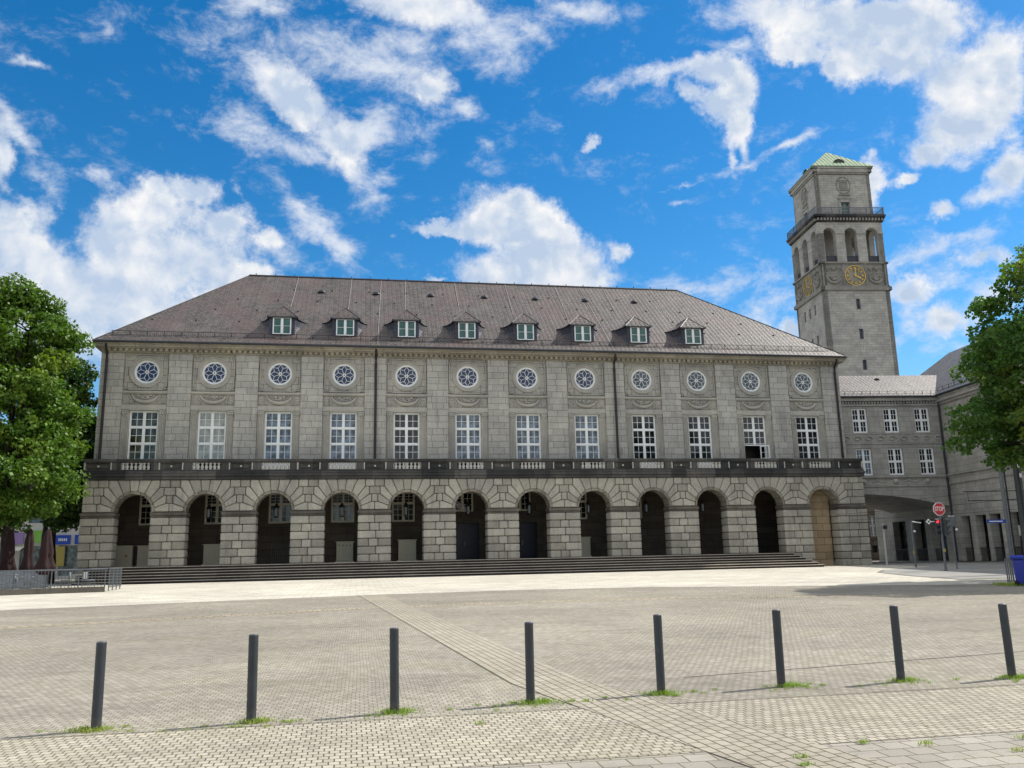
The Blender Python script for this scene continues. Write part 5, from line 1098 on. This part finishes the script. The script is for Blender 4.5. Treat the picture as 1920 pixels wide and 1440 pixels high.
# ------------------------------------------------------------------ trees
def tree(name,label,base,trunk_r,trunk_h,lobes,n_clump,per,leaf,mt,seed,lean=(0,0),fill=.35,clump_r=(.45,.95),group=None,droop=0.0):
    """tapered trunk with limbs and a crown of leaf-sized faces gathered in uneven clumps; lobes = (x,y,z,rx,ry,rz) relative to the base"""
    rg=np.random.default_rng(seed); rd=random.Random(seed)
    t=thing(name,label,'tree',base,0,group)
    lob=np.array(lobes,float); vol=lob[:,3]*lob[:,4]*lob[:,5]; pr=(lob[:,3]*lob[:,4]+lob[:,4]*lob[:,5]+lob[:,3]*lob[:,5]); pr/=pr.sum()
    C=[]
    while len(C)<n_clump:
        k=rg.choice(len(lob),p=pr); d=rg.normal(size=3); d/=np.linalg.norm(d); r=rg.uniform(.15,.8) if rg.random()<fill else rg.uniform(.78,1.04)
        p=lob[k,:3]+d*lob[k,3:]*r
        ins=[(((p-l[:3])/l[3:])**2).sum() for j,l in enumerate(lob) if j!=k]
        if ins and min(ins)<.45 and rg.random()<.8: continue
        C.append(p)
    C=np.array(C); R=rg.uniform(clump_r[0],clump_r[1],len(C))
    V=[]; 
    cnt=(per*(R/R.mean())**2*rg.uniform(.55,1.3,len(C))).astype(int)
    cid=np.repeat(np.arange(len(C)),cnt); n=len(cid)
    d=rg.normal(size=(n,3)); d/=np.linalg.norm(d,axis=1)[:,None]; rr=rg.uniform(.25,1,n)**.45
    wob=1+.35*np.sin(d[:,0]*5+cid*1.7)*np.cos(d[:,1]*4+cid*.9)
    P=C[cid]+d*(R[cid]*rr*wob)[:,None]*np.array([1.15,1.15,.62]); P[:,2]-=droop*(rr**2)*R[cid]
    # leaf frames: mostly facing up and outwards
    nrm=rg.normal(size=(n,3))*.85+d*.6+np.array([0,0,.5]); nrm/=np.linalg.norm(nrm,axis=1)[:,None]
    a=rg.normal(size=(n,3)); u=np.cross(nrm,a); u/=np.linalg.norm(u,axis=1)[:,None]; v=np.cross(nrm,u)
    L=(leaf*rg.uniform(.6,1.35,n))[:,None]; W=L*.42
    q=np.stack([P-u*L*.5,P-u*L*.05+v*W,P+u*L*.5-nrm*L*.12,P-u*L*.05-v*W],1).reshape(-1,3)
    me=bpy.data.meshes.new('crown'); me.vertices.add(4*n); me.vertices.foreach_set('co',q.ravel()); me.loops.add(4*n); me.loops.foreach_set('vertex_index',np.arange(4*n,dtype=np.int32)); me.polygons.add(n); me.polygons.foreach_set('loop_start',np.arange(0,4*n,4,dtype=np.int32)); me.update(calc_edges=True); me.materials.append(mt)
    link('crown',me,t)
    m=MB(); top=Vector((lean[0],lean[1],trunk_h)); k=6
    m.lathe((0,0,0),[(trunk_r*1.5,-.3),(trunk_r*1.18,.25),(trunk_r,1.0)],12)
    m.tube([(lean[0]*(i/k)+.06*math.sin(i*1.3),lean[1]*(i/k)+.05*math.cos(i*1.7),.9+(trunk_h-.9)*i/k) for i in range(k+1)],[trunk_r*(1-.35*i/k) for i in range(k+1)],10)
    # limbs run to the clumps in two stages
    hubs=[]
    for l in lob:
        for q_ in range(3):
            h=Vector((l[0]+rd.uniform(-.4,.4)*l[3],l[1]+rd.uniform(-.4,.4)*l[4],l[2]+rd.uniform(-.5,.2)*l[5])); hubs.append(h)
            s0=Vector((lean[0]*.9,lean[1]*.9,trunk_h*rd.uniform(.78,1.0))); mid=s0.lerp(h,.5)+Vector((rd.uniform(-.4,.4),rd.uniform(-.4,.4),rd.uniform(.1,.7)))
            m.tube([s0,s0.lerp(mid,.5)+Vector((0,0,.15)),mid,h],[trunk_r*.5,trunk_r*.36,trunk_r*.25,trunk_r*.13],6)
    for c in C[::3]:
        h=min(hubs,key=lambda x:(x-Vector(c)).length); c=Vector(c); mid=h.lerp(c,.55)+Vector((rd.uniform(-.25,.25),rd.uniform(-.25,.25),rd.uniform(-.1,.3)))
        m.tube([h,mid,c],[trunk_r*.12,trunk_r*.07,.012],4)
    m.build('trunk',M['bark'],t)
    return t
g0=gz(-5)
tree('maple_tree','big bright green maple with a dark trunk at the left edge',(-28.9,-5,g0),.40,4.2,[(-4,0,9.5,5.2,4.5,6.5),(-.8,.3,8.2,3.8,4.0,5.2),(-.6,.2,12.8,2.9,3.4,4.3),(-4.0,0,14.2,4.6,4.2,4.2),(.1,0,14.8,1.7,2.2,1.9),(.3,-1.2,6.2,2.9,3.2,2.5),(-3.4,-1.5,5.2,4.6,3.6,2.4)],520,260,.20,M['leaf_l'],3,fill=.12,clump_r=(.28,1.1))
tree('broadleaf_tree','darker tree squeezed between the bright maple and the hall\'s left end',(-30.6,7.5,-1),.28,4.5,[(0,0,10.0,2.7,3.0,4.6),(.9,-.5,6.6,2.8,2.6,2.6),(-.6,0,13.8,2.0,2.2,2.6)],210,210,.24,M['leaf_d'],5,fill=.3)
tree('broadleaf_tree','slim trunked dark tree behind the parasols, left of the hall corner',(-33.6,15,-1),.24,4.8,[(0,0,9.0,3.6,3.4,4.2),(2,0,7,3,3,2.6)],150,190,.27,M['leaf_d'],8,fill=.3)
tree('broadleaf_tree','dark tree filling the gap behind the big maple trunk',(-44,18,-1),.35,5,[(0,0,10.5,6,5,5.5),(4,0,8,4,4,3.5)],200,190,.30,M['leaf_d'],9,fill=.3)
g1=gz(-27)
tree('plane_tree','leafy green plane tree reaching in from the right edge',(20.9,-26.5,g1),.38,3.9,[(.9,.3,8.8,4.2,4.3,3.9),(-2.2,-.6,9.0,3.2,3.0,1.7),(-3.3,.2,6.3,2.6,2.6,1.3),(-1.5,-.8,11.6,2.5,2.8,2.2),(.4,-.5,13.0,2.6,2.8,2.2),(2.8,0,11,4,4,4.2),(-1.8,-.4,7.4,2.8,2.6,1.3),(-1.2,-.5,5.8,3.0,2.8,1.3)],430,230,.165,M['leaf_r'],21,fill=.14,clump_r=(.26,.82),droop=.15)
tree('plane_tree','second plane tree right of the plaza, outside the right edge of the photo',(21.8,-37.5,gz(-37)),.36,3.9,[(0,0,8.5,4.2,4.2,3.6),(-2.2,.5,6.6,3,3,1.8),(2,0,7,3.4,3.4,2.6)],230,150,.24,M['leaf_r'],27,fill=.1,clump_r=(.4,.95))
# the trees across the square, behind the photographer: they are what the hall windows mirror
for k,(x,y,s,lb) in enumerate([(-34,-92,1.0,'tree across the square, far left behind the photographer'),(2,-96,1.1,'tree across the square, behind the photographer'),(24,-90,1.0,'tree across the square, far right behind the photographer')]):
    tree('square_tree',lb,(x,y,gz(y)),.4,4.5,[(0,0,9*s,5.5*s,5*s,5*s),(3.5,0,7.5*s,4*s,4*s,3.4*s),(-3.5,0,7.5*s,4*s,4*s,3.2*s)],90,120,.5,M['leaf_d'],40+k,clump_r=(.9,1.7))
